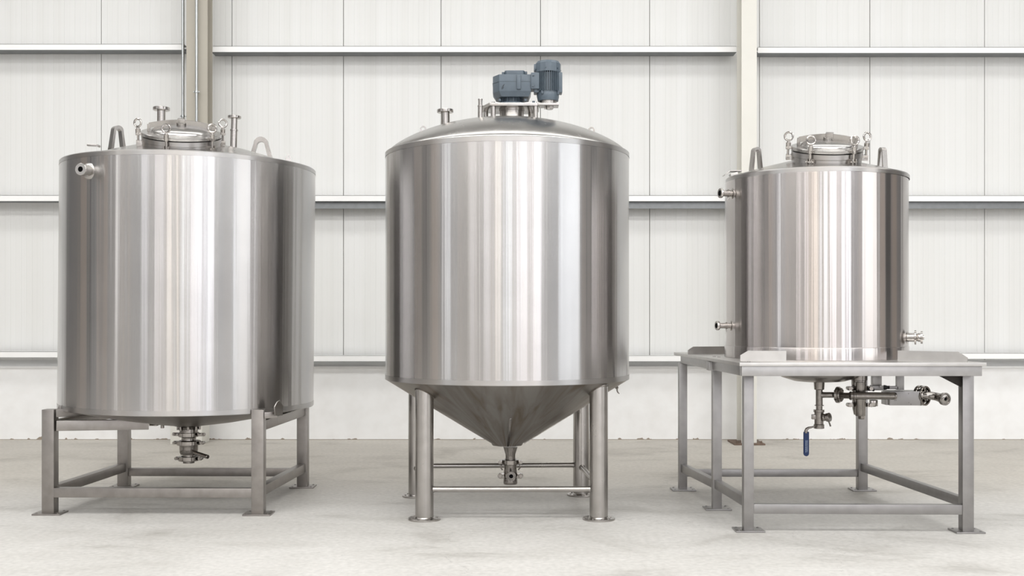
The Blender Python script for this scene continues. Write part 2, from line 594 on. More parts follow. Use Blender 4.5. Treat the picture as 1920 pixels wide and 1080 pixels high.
    def build(self, name, mat, parent=None, xf=None, smooth=35):
        me = bpy.data.meshes.new(name)
        bmesh.ops.recalc_face_normals(self.bm, faces=self.bm.faces[:])
        if xf is not None:
            bmesh.ops.transform(self.bm, matrix=xf, verts=self.bm.verts[:])
        off = Vector((0, 0, 0))
        p = parent
        while p is not None:
            off += p.location
            p = p.parent
        bmesh.ops.translate(self.bm, verts=self.bm.verts[:], vec=-off)
        self.bm.to_mesh(me)
        self.bm.free()
        me.materials.append(mat)
        for pl in me.polygons:
            pl.use_smooth = True
        me.set_sharp_from_angle(angle=math.radians(smooth))
        o = bpy.data.objects.new(name, me)
        COL.objects.link(o)
        if parent is not None:
            o.parent = parent
        return o

def thing(name, label, cat, loc=(0, 0, 0), group=None):
    o = bpy.data.objects.new(name, None)
    o.empty_display_size = 0.2
    COL.objects.link(o)
    o.location = loc
    o['label'] = label
    o['category'] = cat
    if group:
        o['group'] = group
    return o

def struct(name, mb, mat, smooth=35):
    o = mb.build(name, mat, None, None, smooth)
    o['kind'] = 'structure'
    return o

def sub(a, b):
    return Vector(a) - Vector(b)

# ------------------------------------------------------------------ the hall
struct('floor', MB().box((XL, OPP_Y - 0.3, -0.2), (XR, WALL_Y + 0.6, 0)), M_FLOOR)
struct('ceiling', MB().box((XL, OPP_Y - 0.3, CEIL), (XR, WALL_Y + 0.6, CEIL + 0.2)), M_CEIL)
struct('wall_left', MB().box((XL - 0.2, OPP_Y - 0.3, 0), (XL, WALL_Y + 0.6, CEIL)), M_GREYW)
struct('wall_right', MB().box((XR, OPP_Y - 0.3, 0), (XR + 0.2, WALL_Y + 0.6, CEIL)), M_GREYW)
# opposite wall, then frames added around the unseen fill lamps
w = MB()
w.box((XL, OPP_Y - 0.25, 0), (XR, OPP_Y - 0.05, CEIL))
struct('wall_front', w, M_OPP)
k = 0
for wx, ww in FILL_LAMPS:
    k += 1
    f = MB()
    for sx in (-1, 1):
        f.box((wx + sx * (ww / 2 + 0.05) - 0.05, OPP_Y - 0.05, 0.55), (wx + sx * (ww / 2 + 0.05) + 0.05, OPP_Y + 0.1, 7.5))
    for zz in (0.52, 7.5):
        f.box((wx - ww / 2 - 0.1, OPP_Y - 0.05, zz), (wx + ww / 2 + 0.1, OPP_Y + 0.1, zz + 0.08))
    f.box((wx - ww / 2, OPP_Y - 0.04, 0.6), (wx + ww / 2, OPP_Y + 0.0, 7.5))
    struct('window_%d' % k, f, M_GREYW)
# dark and warm panels added to put bands into the steel's reflections
k = 0
for dx, dw, mm in ((-8.5, 1.2, M_BAND), (-4.6, 0.9, M_WARM), (-0.9, 0.6, M_BAND), (3.1, 0.8, M_WARM), (7.2, 1.2, M_WARM)):
    k += 1
    struct('door_%d' % k, MB().box((dx - dw / 2, OPP_Y - 0.05, 0), (dx + dw / 2, OPP_Y + 0.05, 5.8)), mm)
for side, xx in ((-1, XL), (1, XR)):
    bays = ((-9.2, 1.3, M_BAND), (-4.5, 1.2, M_WARM), (4.7, 1.2, M_WARM), (7.0, 1.9, M_BAND), (9.4, 1.2, M_WARM)) if side > 0 else \
        ((-9.2, 1.3, M_BAND), (-4.6, 1.6, M_WARM), (0.9, 1.0, M_GREYD), (3.4, 1.8, M_WARM), (6.2, 0.9, M_BAND), (8.2, 1.6, M_WARM))
    for yy, wd, mm in bays:
        k += 1
        struct('door_%d' % k, MB().box((xx - 0.05, yy - wd / 2, 0), (xx + 0.05, yy + wd / 2, 5.2)), mm)

k_ = len(FILL_LAMPS)
for sd, wy_, ww, pw in SIDE_LAMPS:  # frames added around the unseen side lamps
    k_ += 1
    f = MB()
    xa, xb = sorted((sd * XR, sd * (XR - 0.1)))
    for e in (-1, 1):
        f.box((xa, wy_ + e * (ww / 2 + 0.05) - 0.05, 0.5), (xb, wy_ + e * (ww / 2 + 0.05) + 0.05, 6.7))
    for zz in (0.5, 6.62):
        f.box((xa, wy_ - ww / 2 - 0.1, zz), (xb, wy_ + ww / 2 + 0.1, zz + 0.08))
    struct('window_%d' % k_, f, M_GREYW)

# cladding of the wall behind the tanks: separate panels with open joints
SEAMS = [-240, -20, 190, 393, 435, 644, 827, 1013.5, 1218, 1424, 1631, 1846, 2060, 2270]
sx_ = [(s - 960) / F_PX * WALL_Y for s in SEAMS]
pan = MB()
edges = [XL] + sx_ + [XR]
for a, b in zip(edges, edges[1:]):
    pan.box((a + 0.004, WALL_Y, 0.8), (b - 0.004, WALL_Y + 0.05, CEIL))
struct('wall_back', pan, M_WALL)
struct('trim_1', MB().box((XL, WALL_Y + 0.03, 0.8), (XR, WALL_Y + 0.07, CEIL)), M_SEAM)
PL_Y = 13.39
pl = MB()
pl.box((XL, PL_Y, 0), (XR, WALL_Y + 0.5, 0.862))
struct('trim_2', pl, M_PLINTH)
# sloping drip flashing above the plinth
fl = MB()
for a, b in ((XL, XR),):
    y0, y1 = PL_Y - 0.02, WALL_Y
    pts = [(a, y0, 0.862), (a, y0, 0.885), (a, y1, 0.955), (a, y1, 0.862)]
    va = [fl._v(p) for p in pts]
    vb = [fl._v((b, p[1], p[2])) for p in pts]
    fl.bm.faces.new(va)
    fl.bm.faces.new(vb[::-1])
    for i in range(4):
        fl.bm.faces.new((va[i], vb[i], vb[(i + 1) % 4], va[(i + 1) % 4]))
struct('trim_3', fl, M_ZINC)

def X_at(px, Y):
    return (px - 960) / F_PX * Y

PUR_Y = 13.2
def purlin(idx, px0, px1, py_a, py_b, lip=False):
    """C section purlin, open side to the wall, web to the room"""
    m = MB()
    x0, x1 = X_at(px0, PUR_Y), X_at(px1, PUR_Y)
    za = CAM_H + (HOR - py_a) / F_PX * PUR_Y
    zb = CAM_H + (HOR - py_b) / F_PX * PUR_Y
    z0, z1 = (za + zb) / 2 - 0.034, (za + zb) / 2 + 0.034
    m.box((x0, PUR_Y, z0), (x1, PUR_Y + 0.005, z1))
    m.box((x0, PUR_Y, z1 - 0.004), (x1, PUR_Y + 0.16, z1))
    g = MB()  # underside kept apart so its shade can be coloured in
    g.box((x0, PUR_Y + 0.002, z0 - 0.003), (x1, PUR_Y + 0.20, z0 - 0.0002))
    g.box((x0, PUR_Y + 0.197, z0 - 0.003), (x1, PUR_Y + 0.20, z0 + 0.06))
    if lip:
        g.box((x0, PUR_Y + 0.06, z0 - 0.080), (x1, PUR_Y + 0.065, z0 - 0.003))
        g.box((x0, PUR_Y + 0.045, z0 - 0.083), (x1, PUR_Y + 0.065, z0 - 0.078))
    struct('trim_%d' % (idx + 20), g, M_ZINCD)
    return struct('trim_%d' % idx, m, M_ZINC)
purlin(4, -300, 345, 87.5, 88.5)
purlin(5, 396, 1381, 91.5, 92.5)
purlin(6, 1421, 2250, 93.5, 94)
purlin(7, -300, 345, 371.5, 371.5)
purlin(8, 396, 1381, 371, 372.5, True)
purlin(9, 1421, 2250, 372, 372, True)
purlin(10, -300, 345, 664.5, 665)
purlin(11, 396, 1381, 671, 673)
purlin(12, 1421, 2250, 667.5, 667.5)

def i_column(name, label, px0, px1, Yf, depth, mat, base=None, zb=0.0):
    x0, x1 = X_at(px0, Yf), X_at(px1, Yf)
    t = thing(name, label, 'column', ((x0 + x1) / 2, Yf + depth / 2, zb))
    m = MB()
    m.box((x0, Yf, zb), (x1, Yf + 0.016, CEIL))
    m.box((x0, Yf + depth - 0.016, zb), (x1, Yf + depth, CEIL))
    xc = (x0 + x1) / 2
    m.box((xc - 0.006, Yf + 0.016, zb), (xc + 0.006, Yf + depth - 0.016, CEIL))
    m.build('column_shaft', mat, t)
    if base:
        base(t, x0, x1, Yf, depth)
    return t
def base_left(t, x0, x1, Yf, depth):
    a, b = X_at(319, Yf - 0.05), X_at(379, Yf - 0.05)
    f = MB().box((a, Yf - 0.05, 0), (b, Yf + depth + 0.05, 0.42), 0.01).build('concrete_footing', M_COLC)
    f['label'] = 'low cream concrete footing under the beige column, seen below the left tank'
    f['category'] = 'footing'
def base_right(t, x0, x1, Yf, depth):
    MB().box((x0 - 0.10, Yf - 0.09, 0), (x1 + 0.08, Yf + depth + 0.05, 0.018), 0.003).build('base_plate', M_RUST, t)
    for sx in (x0 - 0.06, x1 + 0.04):
        MB().cyl((sx, Yf - 0.05, 0.018), (sx, Yf - 0.05, 0.045), 0.012, seg=8).build('anchor_bolt', M_RUST, t)
i_column('steel_column', 'beige steel column with a grey conduit up its face, behind the left tank', 349.5, 389, 12.95, 0.22, M_COLB, base_left, 0.42)
i_column('steel_column', 'cream steel column on a rusty base plate, behind the right tank', 1390.5, 1419, 12.9, 0.28, M_COLC, base_right)
def conduit(label, px, Yc, r, z0, z1, clamps):
    x = X_at(px, Yc)
    t = thing('conduit', label, 'pipe', (x, Yc, z0))
    MB().cyl((x, Yc, z0), (x, Yc, z1), r, seg=16).build('pipe', M_PIPEG, t)
    for cz in clamps:
        c = MB()
        c.ring((x, Yc, cz), (0, 0, 1), r + 0.009, r, 0.022, 20)
        c.beam((x - r - 0.02, Yc, cz), (x + r + 0.022, Yc, cz), 0.016, 0.012, 0.001)
        c.build('pipe_clamp', M_PIPEG, t)
conduit('grey vertical conduit clipped to the face of the beige column', 368.5, 12.90, 0.016, 0.42, CEIL, [CAM_H + (HOR - 173) / F_PX * 12.92, 6.3])
conduit('pale vertical pipe just left of the beige column, clamped low down', 343, 13.05, 0.016, 1.0, CEIL, [CAM_H + (HOR - 218) / F_PX * 13.05, 6.6])

# ------------------------------------------------------------------ shared fittings
def ring_clamp(mb, c, axis, R, h, ears=True, ear_dir=(1, 0, 0), ear=0.032):
    """heavy union clamp: band and two bolted ears"""
    c, axis = Vector(c), Vector(axis).normalized()
    mb.ring(c, axis, R, R - 0.02, h, 36, 0.003)
    if ears:
        e = Vector(ear_dir).normalized()
        s = axis.cross(e).normalized()
        for sg in (-1, 1):
            p = c + e * sg * (R + ear * 0.35)
            mb.beam(p - e * ear * 0.7, p + e * ear * 0.7, 0.026, h * 0.8, 0.003, axis)
            q = c + e * sg * (R + ear * 0.75)
            mb.cyl(q - s * 0.028, q + s * 0.028, h * 0.36, seg=10)
            mb.cyl(q - s * 0.036, q + s * 0.036, h * 0.18, seg=8)

def manway(parent, C, tilt, azim, R, Hc, bolt_angles, bar_ang, xf=None, bx=False):
    """round manhole leaning towards the viewer: collar, lid, yoke, swing bolts. C = centre of the lid flange's top face"""
    ax = Matrix.Rotation(azim, 3, 'Z') @ Vector((0, -math.sin(tilt), math.cos(tilt)))
    ex = Matrix.Rotation(azim, 3, 'Z') @ Vector((1, 0, 0))
    ey = ax.cross(ex)
    C = Vector(C)
    def L(x, y, z):
        return C + ex * x + ey * y + ax * z
    b = MB()
    rc = R * 0.965
    b.lathe([(rc + 0.012, -Hc - 0.004), (rc, -Hc + 0.008), (rc, -0.072), (rc + 0.006, -0.068), (R - 0.003, -0.050), (R - 0.002, -0.034), (rc - 0.02, -0.031), (rc - 0.03, -0.05), (rc - 0.03, -Hc)], C, ax, 96, False, False)
    col = b.build('manway_collar', M_RIM, parent, xf)
    col['label'] = 'short round manhole collar'
    b = MB()
    rd = R * 0.74
    hd = R * 0.175
    prof = [(R - 0.02, -0.026), (R - 0.002, -0.025), (R, -0.022), (R, -0.003), (R - 0.003, 0), (rd + 0.012, 0), (rd, 0.004)]
    for i in range(1, 11):
        a = i / 10 * PI / 2
        prof.append((rd * math.cos(a) if i < 10 else 0.0, 0.004 + hd * math.sin(a) ** 0.85))
    b.lathe(prof, C, ax, 96, False, False)
    lid = b.build('manway_lid', M_DOME, col, xf)
    # yoke bar arching across the lid
    b = MB()
    ca, sa = math.cos(bar_ang), math.sin(bar_ang)
    n = 14
    tops, bots = [], []
    hw = R * 0.80
    for i in range(n + 1):
        t = -1 + 2 * i / n
        zc = hd + 0.024 - (hd * 0.62) * abs(t) ** 1.8
        tops.append(L(t * hw * ca, t * hw * sa, zc + 0.021))
        bots.append(L(t * hw * ca, t * hw * sa, zc - 0.021))
    nrm = (ey * ca - ex * sa)
    b.plate(bots + tops[::-1], nrm, 0.018)
    for sgn in (-1, 1):
        p = L(sgn * hw * ca, sgn * hw * sa, 0)
        b.beam(p, p + ax * 0.055, 0.022, 0.026, 0.002, nrm)
    yoke = b.build('yoke_bar', M_TUBE, col, xf, 25)
    b = MB()
    b.cyl(L(0, 0, hd - 0.004), L(0, 0, hd + 0.022), R * 0.125, seg=32, bev=0.002)
    b.beam(L(0.012 if bx else 0, 0, hd + 0.008), L(0.012 if bx else 0, 0, hd + 0.054), 0.055, 0.05, 0.003, nrm)
    b.build('yoke_hub', M_TUBE, col, xf)
    # hinge behind
    b = MB()
    hc = R + 0.01
    for s in (-0.05, 0.05):
        b.beam(L(s, hc - 0.02, -0.06), L(s, hc + 0.045, -0.02), 0.012, 0.04, 0.002)
    b.cyl(L(-0.075, hc + 0.035, -0.02), L(0.075, hc + 0.035, -0.02), 0.009, seg=12)
    b.build('hinge', M_TUBE, col, xf)
    for a in bolt_angles:
        # a = angle from the viewer's side, positive to the right
        rad = ex * math.sin(a) - ey * math.cos(a)
        tan = ex * math.cos(a) + ey * math.sin(a)
        b = MB()
        q = C + rad * (R + 0.016)
        # clevis on the collar
        for s in (-1, 1):
            b.beam(q - rad * 0.03 + tan * s * 0.016 - ax * 0.082, q + rad * 0.018 + tan * s * 0.016 - ax * 0.082, 0.009, 0.042, 0.003, ax)
        b.cyl(q + rad * 0.004 - tan * 0.03 - ax * 0.086, q + rad * 0.004 + tan * 0.03 - ax * 0.086, 0.009, seg=14)
        b.cyl(q + rad * 0.004 - ax * 0.095, q + rad * 0.004 + ax * 0.01, 0.0085, seg=14)
        # ear on the lid and long sleeve nut
        b.beam(q - rad * 0.03 - ax * 0.012, q + rad * 0.02 - ax * 0.012, 0.036, 0.02, 0.003, ax)
        b.cyl(q + rad * 0.004 - ax * 0.024, q + rad * 0.004 + ax * 0.026, 0.0185, seg=20, bev=0.002)
        b.cyl(q + rad * 0.004 + ax * 0.026, q + rad * 0.004 + ax * 0.042, 0.012, 0.009, seg=16)
        eye_ax = (Vector((0, -1, 0)) * 0.9 + rad * 0.35).normalized()
        b.torus(q + rad * 0.004 + ax * 0.070, eye_ax, 0.0295, 0.0078, 30, 10)
        b.build('clamp_bolt', M_POL, col, xf)
    return col

def flanged_nozzle(parent, base, top, r, rf, tf, collar_z=None, xf=None, name='nozzle', r_low=None, open_top=True):
    base, top = Vector(base), Vector(top)
    d = (top - base).normalized()
    L = (top - base).length
    m = MB()
    if r_low:
        k = 0.62 * L
        m.lathe([(r_low, 0), (r_low, k), (r_low + 0.004, k), (r_low + 0.004, k + 0.012), (r, k + 0.014), (r, L)], base, d, 32)
    else:
        m.lathe([(r + 0.006, 0), (r, 0.008), (r, L * 0.25), (r + 0.002, L * 0.25 + 0.002), (r + 0.002, L * 0.25 + 0.01), (r, L * 0.25 + 0.012), (r, L)], base, d, 32)
    o = m.build(name, M_POL, parent, xf)
    f = MB()
    ri = r * 0.7
    f.lathe([(ri, 0.0), (rf - 0.003, 0.0), (rf, 0.003), (rf, tf - 0.003), (rf - 0.003, tf), (ri, tf), (ri, -0.02)], top - d * tf * 0.3, d, 40, False, False)
    f.build('flange', M_POL, o, xf)
    return o

def arch_lug(parent, c, w, h, depth, yaw, xf=None, name='lifting_lug', wt=None):
    """arched lifting lug with a pear shaped hole, standing on c"""
    c = Vector(c)
    R = Matrix.Rotation(yaw, 3, 'Z')
    wt = wt or w * 0.50
    bar = w * 0.22
    def outline(w0, wtop, z0, z1, k):
        pts = [(-w0 / 2, z0)]
        r = wtop / 2
        zc = z1 - r
        for i in range(k + 1):
            a = PI - PI * i / k
            pts.append((r * math.cos(a), zc + r * math.sin(a)))
        pts.append((w0 / 2, z0))
        return pts
    K = 14
    outer = outline(w, wt + bar * 0.6, -0.03, h, K)
    inner = outline(w * 0.64, wt * 0.74, -0.03, h - bar, K)
    m = MB()
    f0, f1, g0, g1 = [], [], [], []
    for (x, z) in outer:
        f0.append(m._v(c + R @ Vector((x, -depth / 2, z))))
        f1.append(m._v(c + R @ Vector((x, depth / 2, z))))
    for (x, z) in inner:
        g0.append(m._v(c + R @ Vector((x, -depth / 2, z))))
        g1.append(m._v(c + R @ Vector((x, depth / 2, z))))
    n = len(outer)
    for i in range(n - 1):
        m.bm.faces.new((f0[i], f0[i + 1], g0[i + 1], g0[i]))
        m.bm.faces.new((f1[i], g1[i], g1[i + 1], f1[i + 1]))
        m.bm.faces.new((f0[i], f1[i], f1[i + 1], f0[i + 1]))
        m.bm.faces.new((g0[i], g0[i + 1], g1[i + 1], g1[i]))
    for i in (0, n - 1):
        m.bm.faces.new((f0[i], g0[i], g1[i], f1[i]))
    return m.build(name, M_TUBE, parent, xf)

def eye_plate(parent, c, w, h, t, yaw, xf=None, name='lifting_eye', mat=None):
    """small plate with a round hole"""
    c = Vector(c)
    R = Matrix.Rotation(yaw, 3, 'Z')
    m = MB()
    K = 20
    r = w * 0.30
    hole = w * 0.17
    zc = h - r
    o0, o1, i0, i1 = [], [], [], []
    for k in range(K):
        a = 2 * PI * k / K
        ca, sa = math.cos(a), math.sin(a)
        if sa >= -0.2:
            x, z = r * ca, zc + r * sa
        else:
            x, z = (w / 2) * (ca / max(abs(ca), abs(sa))), -0.02
            x, z = w / 2 * max(-1, min(1, ca * 1.5)), -0.05
        o0.append(m._v(c + R @ Vector((x, -t / 2, z))))
        o1.append(m._v(c + R @ Vector((x, t / 2, z))))
        i0.append(m._v(c + R @ Vector((hole * ca, -t / 2, zc + hole * sa))))
        i1.append(m._v(c + R @ Vector((hole * ca, t / 2, zc + hole * sa))))
    for k in range(K):
        j = (k + 1) % K
        m.bm.faces.new((o0[k], o0[j], i0[j], i0[k]))
        m.bm.faces.new((o1[k], i1[k], i1[j], o1[j]))
        m.bm.faces.new((o0[k], o1[k], o1[j], o0[j]))
        m.bm.faces.new((i0[k], i0[j], i1[j], i1[k]))
    return m.build(name, mat or M_TUBE, parent, xf)

def bolt_plate(parent, x0, x1, y0, y1, t=0.012, name='base_plate', mat=None):
    m = MB()
    m.box((x0, y0, 0), (x1, y1, t), 0.002)
    for x in (x0 + 0.025, x1 - 0.025):
        for y in (y0 + 0.025, y1 - 0.025):
            m.cyl((x, y, t - 0.001), (x, y, t + 0.004), 0.008, seg=10)
    return m.build(name, mat or M_FRAME, parent)

# ================================================================== LEFT TANK
T1 = Vector((-2.63, 9.08, 0))
R1 = 1.0
t1 = thing('storage_tank', 'wide stainless tank with dished bottom on a square four-legged frame, leftmost of the three', 'tank', (T1.x, T1.y, 0))
tl = math.radians(0.5)
X1 = Matrix.Translation((T1.x, T1.y, 1.6)) @ Matrix.Rotation(tl, 4, 'Y') @ Matrix.Translation((-T1.x, -T1.y, -1.6))
ZB, ZT = 0.762, 2.705
def o1(z):
    return (T1.x, T1.y, z)
MB().lathe([(R1, ZB + 0.038), (R1, ZT - 0.034)], o1(0), seg=192, cap0=False, cap1=False).build('shell', M_SHELL1, t1, X1)
m = MB()
m.lathe([(R1 + 0.0015, ZT - 0.036), (R1 + 0.0015, ZT - 0.006), (R1 - 0.004, ZT), (R1 - 0.03, ZT + 0.006), (R1 - 0.03, ZT - 0.03)], o1(0), seg=192, cap0=False, cap1=False)
m.build('top_rim', M_RIM, t1, X1)
m = MB()
m.lathe([(R1 + 0.0015, ZB + 0.040), (R1 + 0.0015, ZB + 0.004), (R1 - 0.002, ZB), (R1 - 0.03, ZB)], o1(0), seg=192, cap0=False, cap1=False)
m.build('bottom_rim', M_RIM, t1, X1)
m = MB()
m.lathe([(0.972, ZT + 0.004), (0.94, ZT + 0.010), (0.875, ZT + 0.022), (0.78, ZT + 0.045), (0.64, ZT + 0.090), (0.5, ZT + 0.130), (0.3, ZT + 0.174), (0.12, ZT + 0.19), (0, ZT + 0.192)], o1(0), seg=128, cap0=False)
m.build('top_head', M_DOME, t1, X1, 60)
m = MB()
m.lathe([(R1 - 0.004, ZB + 0.003), (0.93, ZB - 0.012), (0.8, ZB - 0.042), (0.6, ZB - 0.085), (0.4, ZB - 0.122), (0.2, ZB - 0.150), (0.09, ZB - 0.165)], o1(0), seg=128, cap0=False)
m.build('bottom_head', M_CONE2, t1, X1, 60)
manway(t1, (-2.553, 8.55, 2.906), math.radians(17), math.radians(12), 0.300, 0.20,
       [math.radians(a + 4.6) for a in (-82, -20, 44, 104)], math.radians(1), X1)

flanged_nozzle(t1, P(299.5, 240, 9.25) - Vector((0, 0, 0.04)), P(299.5, 206, 9.25), 0.035, 0.069, 0.026, xf=X1)
flanged_nozzle(t1, P(435, 275, 9.35) - Vector((0, 0, 0.05)), P(436.5, 220, 9.35), 0.0265, 0.056, 0.02, xf=X1, r_low=0.029)
arch_lug(t1, P(217, 276, 9.1), 0.130, 0.170, 0.060, math.radians(46), X1)
arch_lug(t1, P(487, 288, 9.4), 0.190, 0.145, 0.045, math.radians(2), X1)
eye_plate(t1, P(538, 299, 9.35), 0.062, 0.044, 0.015, math.radians(15), X1, 'small_eye')
m = MB()
c = P(172, 276, 9.1)
m.beam(c + Vector((-0.045, 0, 0.008)), c + Vector((0.04, 0, 0.008)), 0.04, 0.014, 0.002)
m.beam(c + Vector((-0.036, 0, -0.035)), c + Vector((-0.036, 0, 0.004)), 0.04, 0.012, 0.002)
m.cyl(c + Vector((0.043, -0.025, 0.004)), c + Vector((0.043, 0.025, 0.004)), 0.010, seg=12)
m.build('small_bracket', M_TUBE, t1, X1)

# side nozzle, upper left
dirn = Vector((-0.82, -0.56, 0.0)).normalized()
ctr = Vector((T1.x, T1.y, 0))
ang = math.atan2(-0.60, -0.80)
sp = ctr + Vector((math.cos(ang) * R1, math.sin(ang) * R1, 0))
zc = CAM_H + (HOR - 322) / F_PX * sp.y
nd = Vector((-0.42, -0.90, 0)).normalized()
# wall point where the photo shows the socket
Yg = 8.42
g = P(166.5, 322, Yg)
def on_shell(px, tank, R):
    """distance along the view column px at which it meets the shell"""
    k = (px - 960) / F_PX
    a = 1 + k * k
    b = -2 * (k * tank.x + tank.y)
    cc = tank.x ** 2 + tank.y ** 2 - R * R
    return (-b - math.sqrt(b * b - 4 * a * cc)) / (2 * a)
Yg = on_shell(166, T1, R1)
g = P(166, 322, Yg)
rd = Vector((g.x - T1.x, g.y - T1.y, 0)).normalized()
m = MB()
rd = (rd + Vector((0.25, -0.25, 0))).normalized()
m.lathe([(0.060, -0.02), (0.060, 0.006), (0.052, 0.012), (0.036, 0.014), (0.036, 0.075), (0.040, 0.078), (0.040, 0.090), (0.045, 0.093), (0.045, 0.112), (0.042, 0.115), (0.020, 0.115), (0.020, 0.07)], g, rd, 48, False, False)
sn = m.build('side_nozzle', M_TUBE, t1, X1)
MB().cyl(g + rd * 0.07, g + rd * 0.111, 0.0205, seg=32).build('bore', M_DARK, sn, X1)

# frame
def leg_box(parent, cx, cy, w, z0, z1, mat, name='leg', bev=0.004):
    m = MB()
    m.box((cx - w / 2, cy - w / 2, z0), (cx + w / 2, cy + w / 2, z1), bev)
    return m.build(name, mat, parent)
W1 = 0.092
FL1, FR1 = Vector((X_at(90, 8.36), 8.40, 0)), Vector((X_at(484, 8.36), 8.38, 0))
BL1, BR1 = Vector((X_at(230, 9.69), 9.73, 0)), Vector((X_at(566.5, 9.66), 9.70, 0))
for p, zt in ((FL1, 0.79), (FR1, 0.79), (BL1, 0.77), (BR1, 0.77)):
    lg = leg_box(t1, p.x, p.y, W1, 0.011, zt, M_FRAME)
    bolt_plate(lg, p.x - 0.105, p.x + 0.105, p.y - 0.085, p.y + 0.085)
h = W1 / 2
def rail(parent, a, b, z, w, hh, mat=M_FRAME, name='rail', ins=True):
    a, b = Vector((a.x, a.y, z)), Vector((b.x, b.y, z))
    d = (b - a).normalized()
    if ins:
        a = a + d * h * 0.98
        b = b - d * h * 0.98
    return MB().beam(a, b, w, hh, 0.004).build(name, mat, parent)
rail(t1, FL1 + Vector((0, -0.012, 0)), FR1 + Vector((0, -0.012, 0)), 0.165, 0.065, 0.072)
rail(t1, BL1, BR1, 0.130, 0.065, 0.068)
rail(t1, FL1, BL1, 0.172, 0.065, 0.075)
rail(t1, FR1, BR1, 0.172, 0.065, 0.075)
rail(t1, FL1, BL1, 0.665, 0.065, 0.075, name='top_rail')
rail(t1, FR1, BR1, 0.665, 0.065, 0.075, name='top_rail')
rail(t1, BL1, BR1, 0.665, 0.065, 0.075, name='top_rail')
a = FL1 + Vector((h, 0.0, 0))
MB().beam((a.x, a.y, 0.666), (a.x + 0.62, a.y + 0.24, 0.652), 0.06, 0.078, 0.004).build('support_arm', M_FRAME, t1)
# stubs and clips that carry the rim
m = MB()
m.beam((FL1.x + 0.02, FL1.y + 0.02, 0.758), (FL1.x + 0.19, FL1.y + 0.20, 0.754), 0.07, 0.06, 0.003)
m.build('rim_stub', M_FRAME, t1)
m = MB()
m.beam((FR1.x + 0.02, FR1.y + 0.01, 0.745), (FR1.x + 0.12, FR1.y + 0.06, 0.745), 0.06, 0.048, 0.003)
m.build('rim_stub', M_FRAME, t1)
cp = P(520, 767, FR1.y + 0.0)
pts = [cp + Vector(v) for v in ((-0.017, -0.02, -0.05), (0.03, 0.04, -0.05), (0.034, 0.045, 0.02), (0.012, 0.018, 0.066), (-0.004, -0.005, 0.055), (-0.02, -0.024, 0.018))]
MB().plate(pts, Vector((0.78, -0.62, 0)), 0.010, 0.002).build('rim_clip', M_TUBE, t1)
cp = P(113, 768, FL1.y + 0.09)
pts = [cp + Vector(v) for v in ((-0.03, 0, -0.02), (0.03, 0, -0.02), (0.02, 0, 0.012), (-0.004, 0, 0.034), (-0.012, 0, 0.03))]
MB().plate(pts, Vector((0.3, -1, 0)), 0.010, 0.002).build('rim_clip', M_TUBE, t1)
# welded pads under the head
for px, py in ((262, 794), (289, 796)):
    c = P(px, py, 8.75)
    MB().beam(c + Vector((-0.03, 0, 0)), c + Vector((0.03, 0, 0.0)), 0.06, 0.018, 0.003).build('weld_pad', M_FIT, t1)
c = P(304.5, 800, 8.9)
MB().cyl(c + Vector((0, 0, -0.012)), c + Vector((0, 0, 0.03)), 0.014, seg=14).build('drain_plug', M_FIT, t1)

# outlet valve
V = Vector((T1.x + 0.0, T1.y - 0.0, 0))
vx, vy = X_at(354, T1.y), T1.y
def vz(py):
    return CAM_H + (HOR - py) / F_PX * vy
def rp(px):
    return px / F_PX * vy
m = MB()
m.lathe([(0.13, vz(797)), (0.085, vz(800)), (0.072, vz(804)), (rp(17), vz(809)), (rp(17), vz(811))], (vx, vy, 0), seg=40)
# finger bolts under the head
for a in range(8):
    an = a * PI / 4 + 0.2
    p = Vector((vx + 0.085 * math.cos(an), vy + 0.085 * math.sin(an), vz(803)))
    m.cyl(p - Vector((0, 0, 0.012)), p + Vector((0, 0, 0.02)), 0.011, seg=8)
m.build('outlet_neck', M_FIT, t1)
m = MB()
m.lathe([(rp(17), vz(811)), (rp(17), vz(817.5)), (rp(14), vz(818.5)), (rp(13), vz(821)), (rp(14), vz(825.5)), (rp(17), vz(827)), (rp(17.5), vz(834)),
         (rp(17), vz(836)), (rp(17), vz(841)), (rp(16.5), vz(848)), (rp(15), vz(851.5)), (rp(11.5), vz(852)), (rp(11.5), vz(856)), (rp(12), vz(863)), (rp(10.5), vz(863.5)), (rp(10.5), vz(868))], (vx, vy, 0), seg=48)
ov = m.build('outlet_valve', M_FIT, t1)
for py, Rr, hh, er in ((814.5, 19, 0.034, 0.05), (830, 22, 0.034, 0.030), (859.5, 19, 0.036, 0.024)):
    m = MB()
    ring_clamp(m, (vx, vy, vz(py)), (0, 0, 1), rp(Rr), hh, True, (1, -0.12, 0), er)
    m.build('clamp_ring', M_FITP, ov)
m = MB()
p0 = Vector((vx + rp(9), vy - rp(12), vz(843)))
p1 = Vector((vx + rp(18), vy - 0.10, vz(846)))
p2 = Vector((vx + rp(48.5), vy - 0.20, vz(851)))
m.cyl(p0, p1, 0.009, seg=16)
m.cyl(p1 - (p2 - p1).normalized() * 0.01, p2, 0.0165, seg=24, bev=0.003)
m.build('valve_handle', M_FITP, ov)

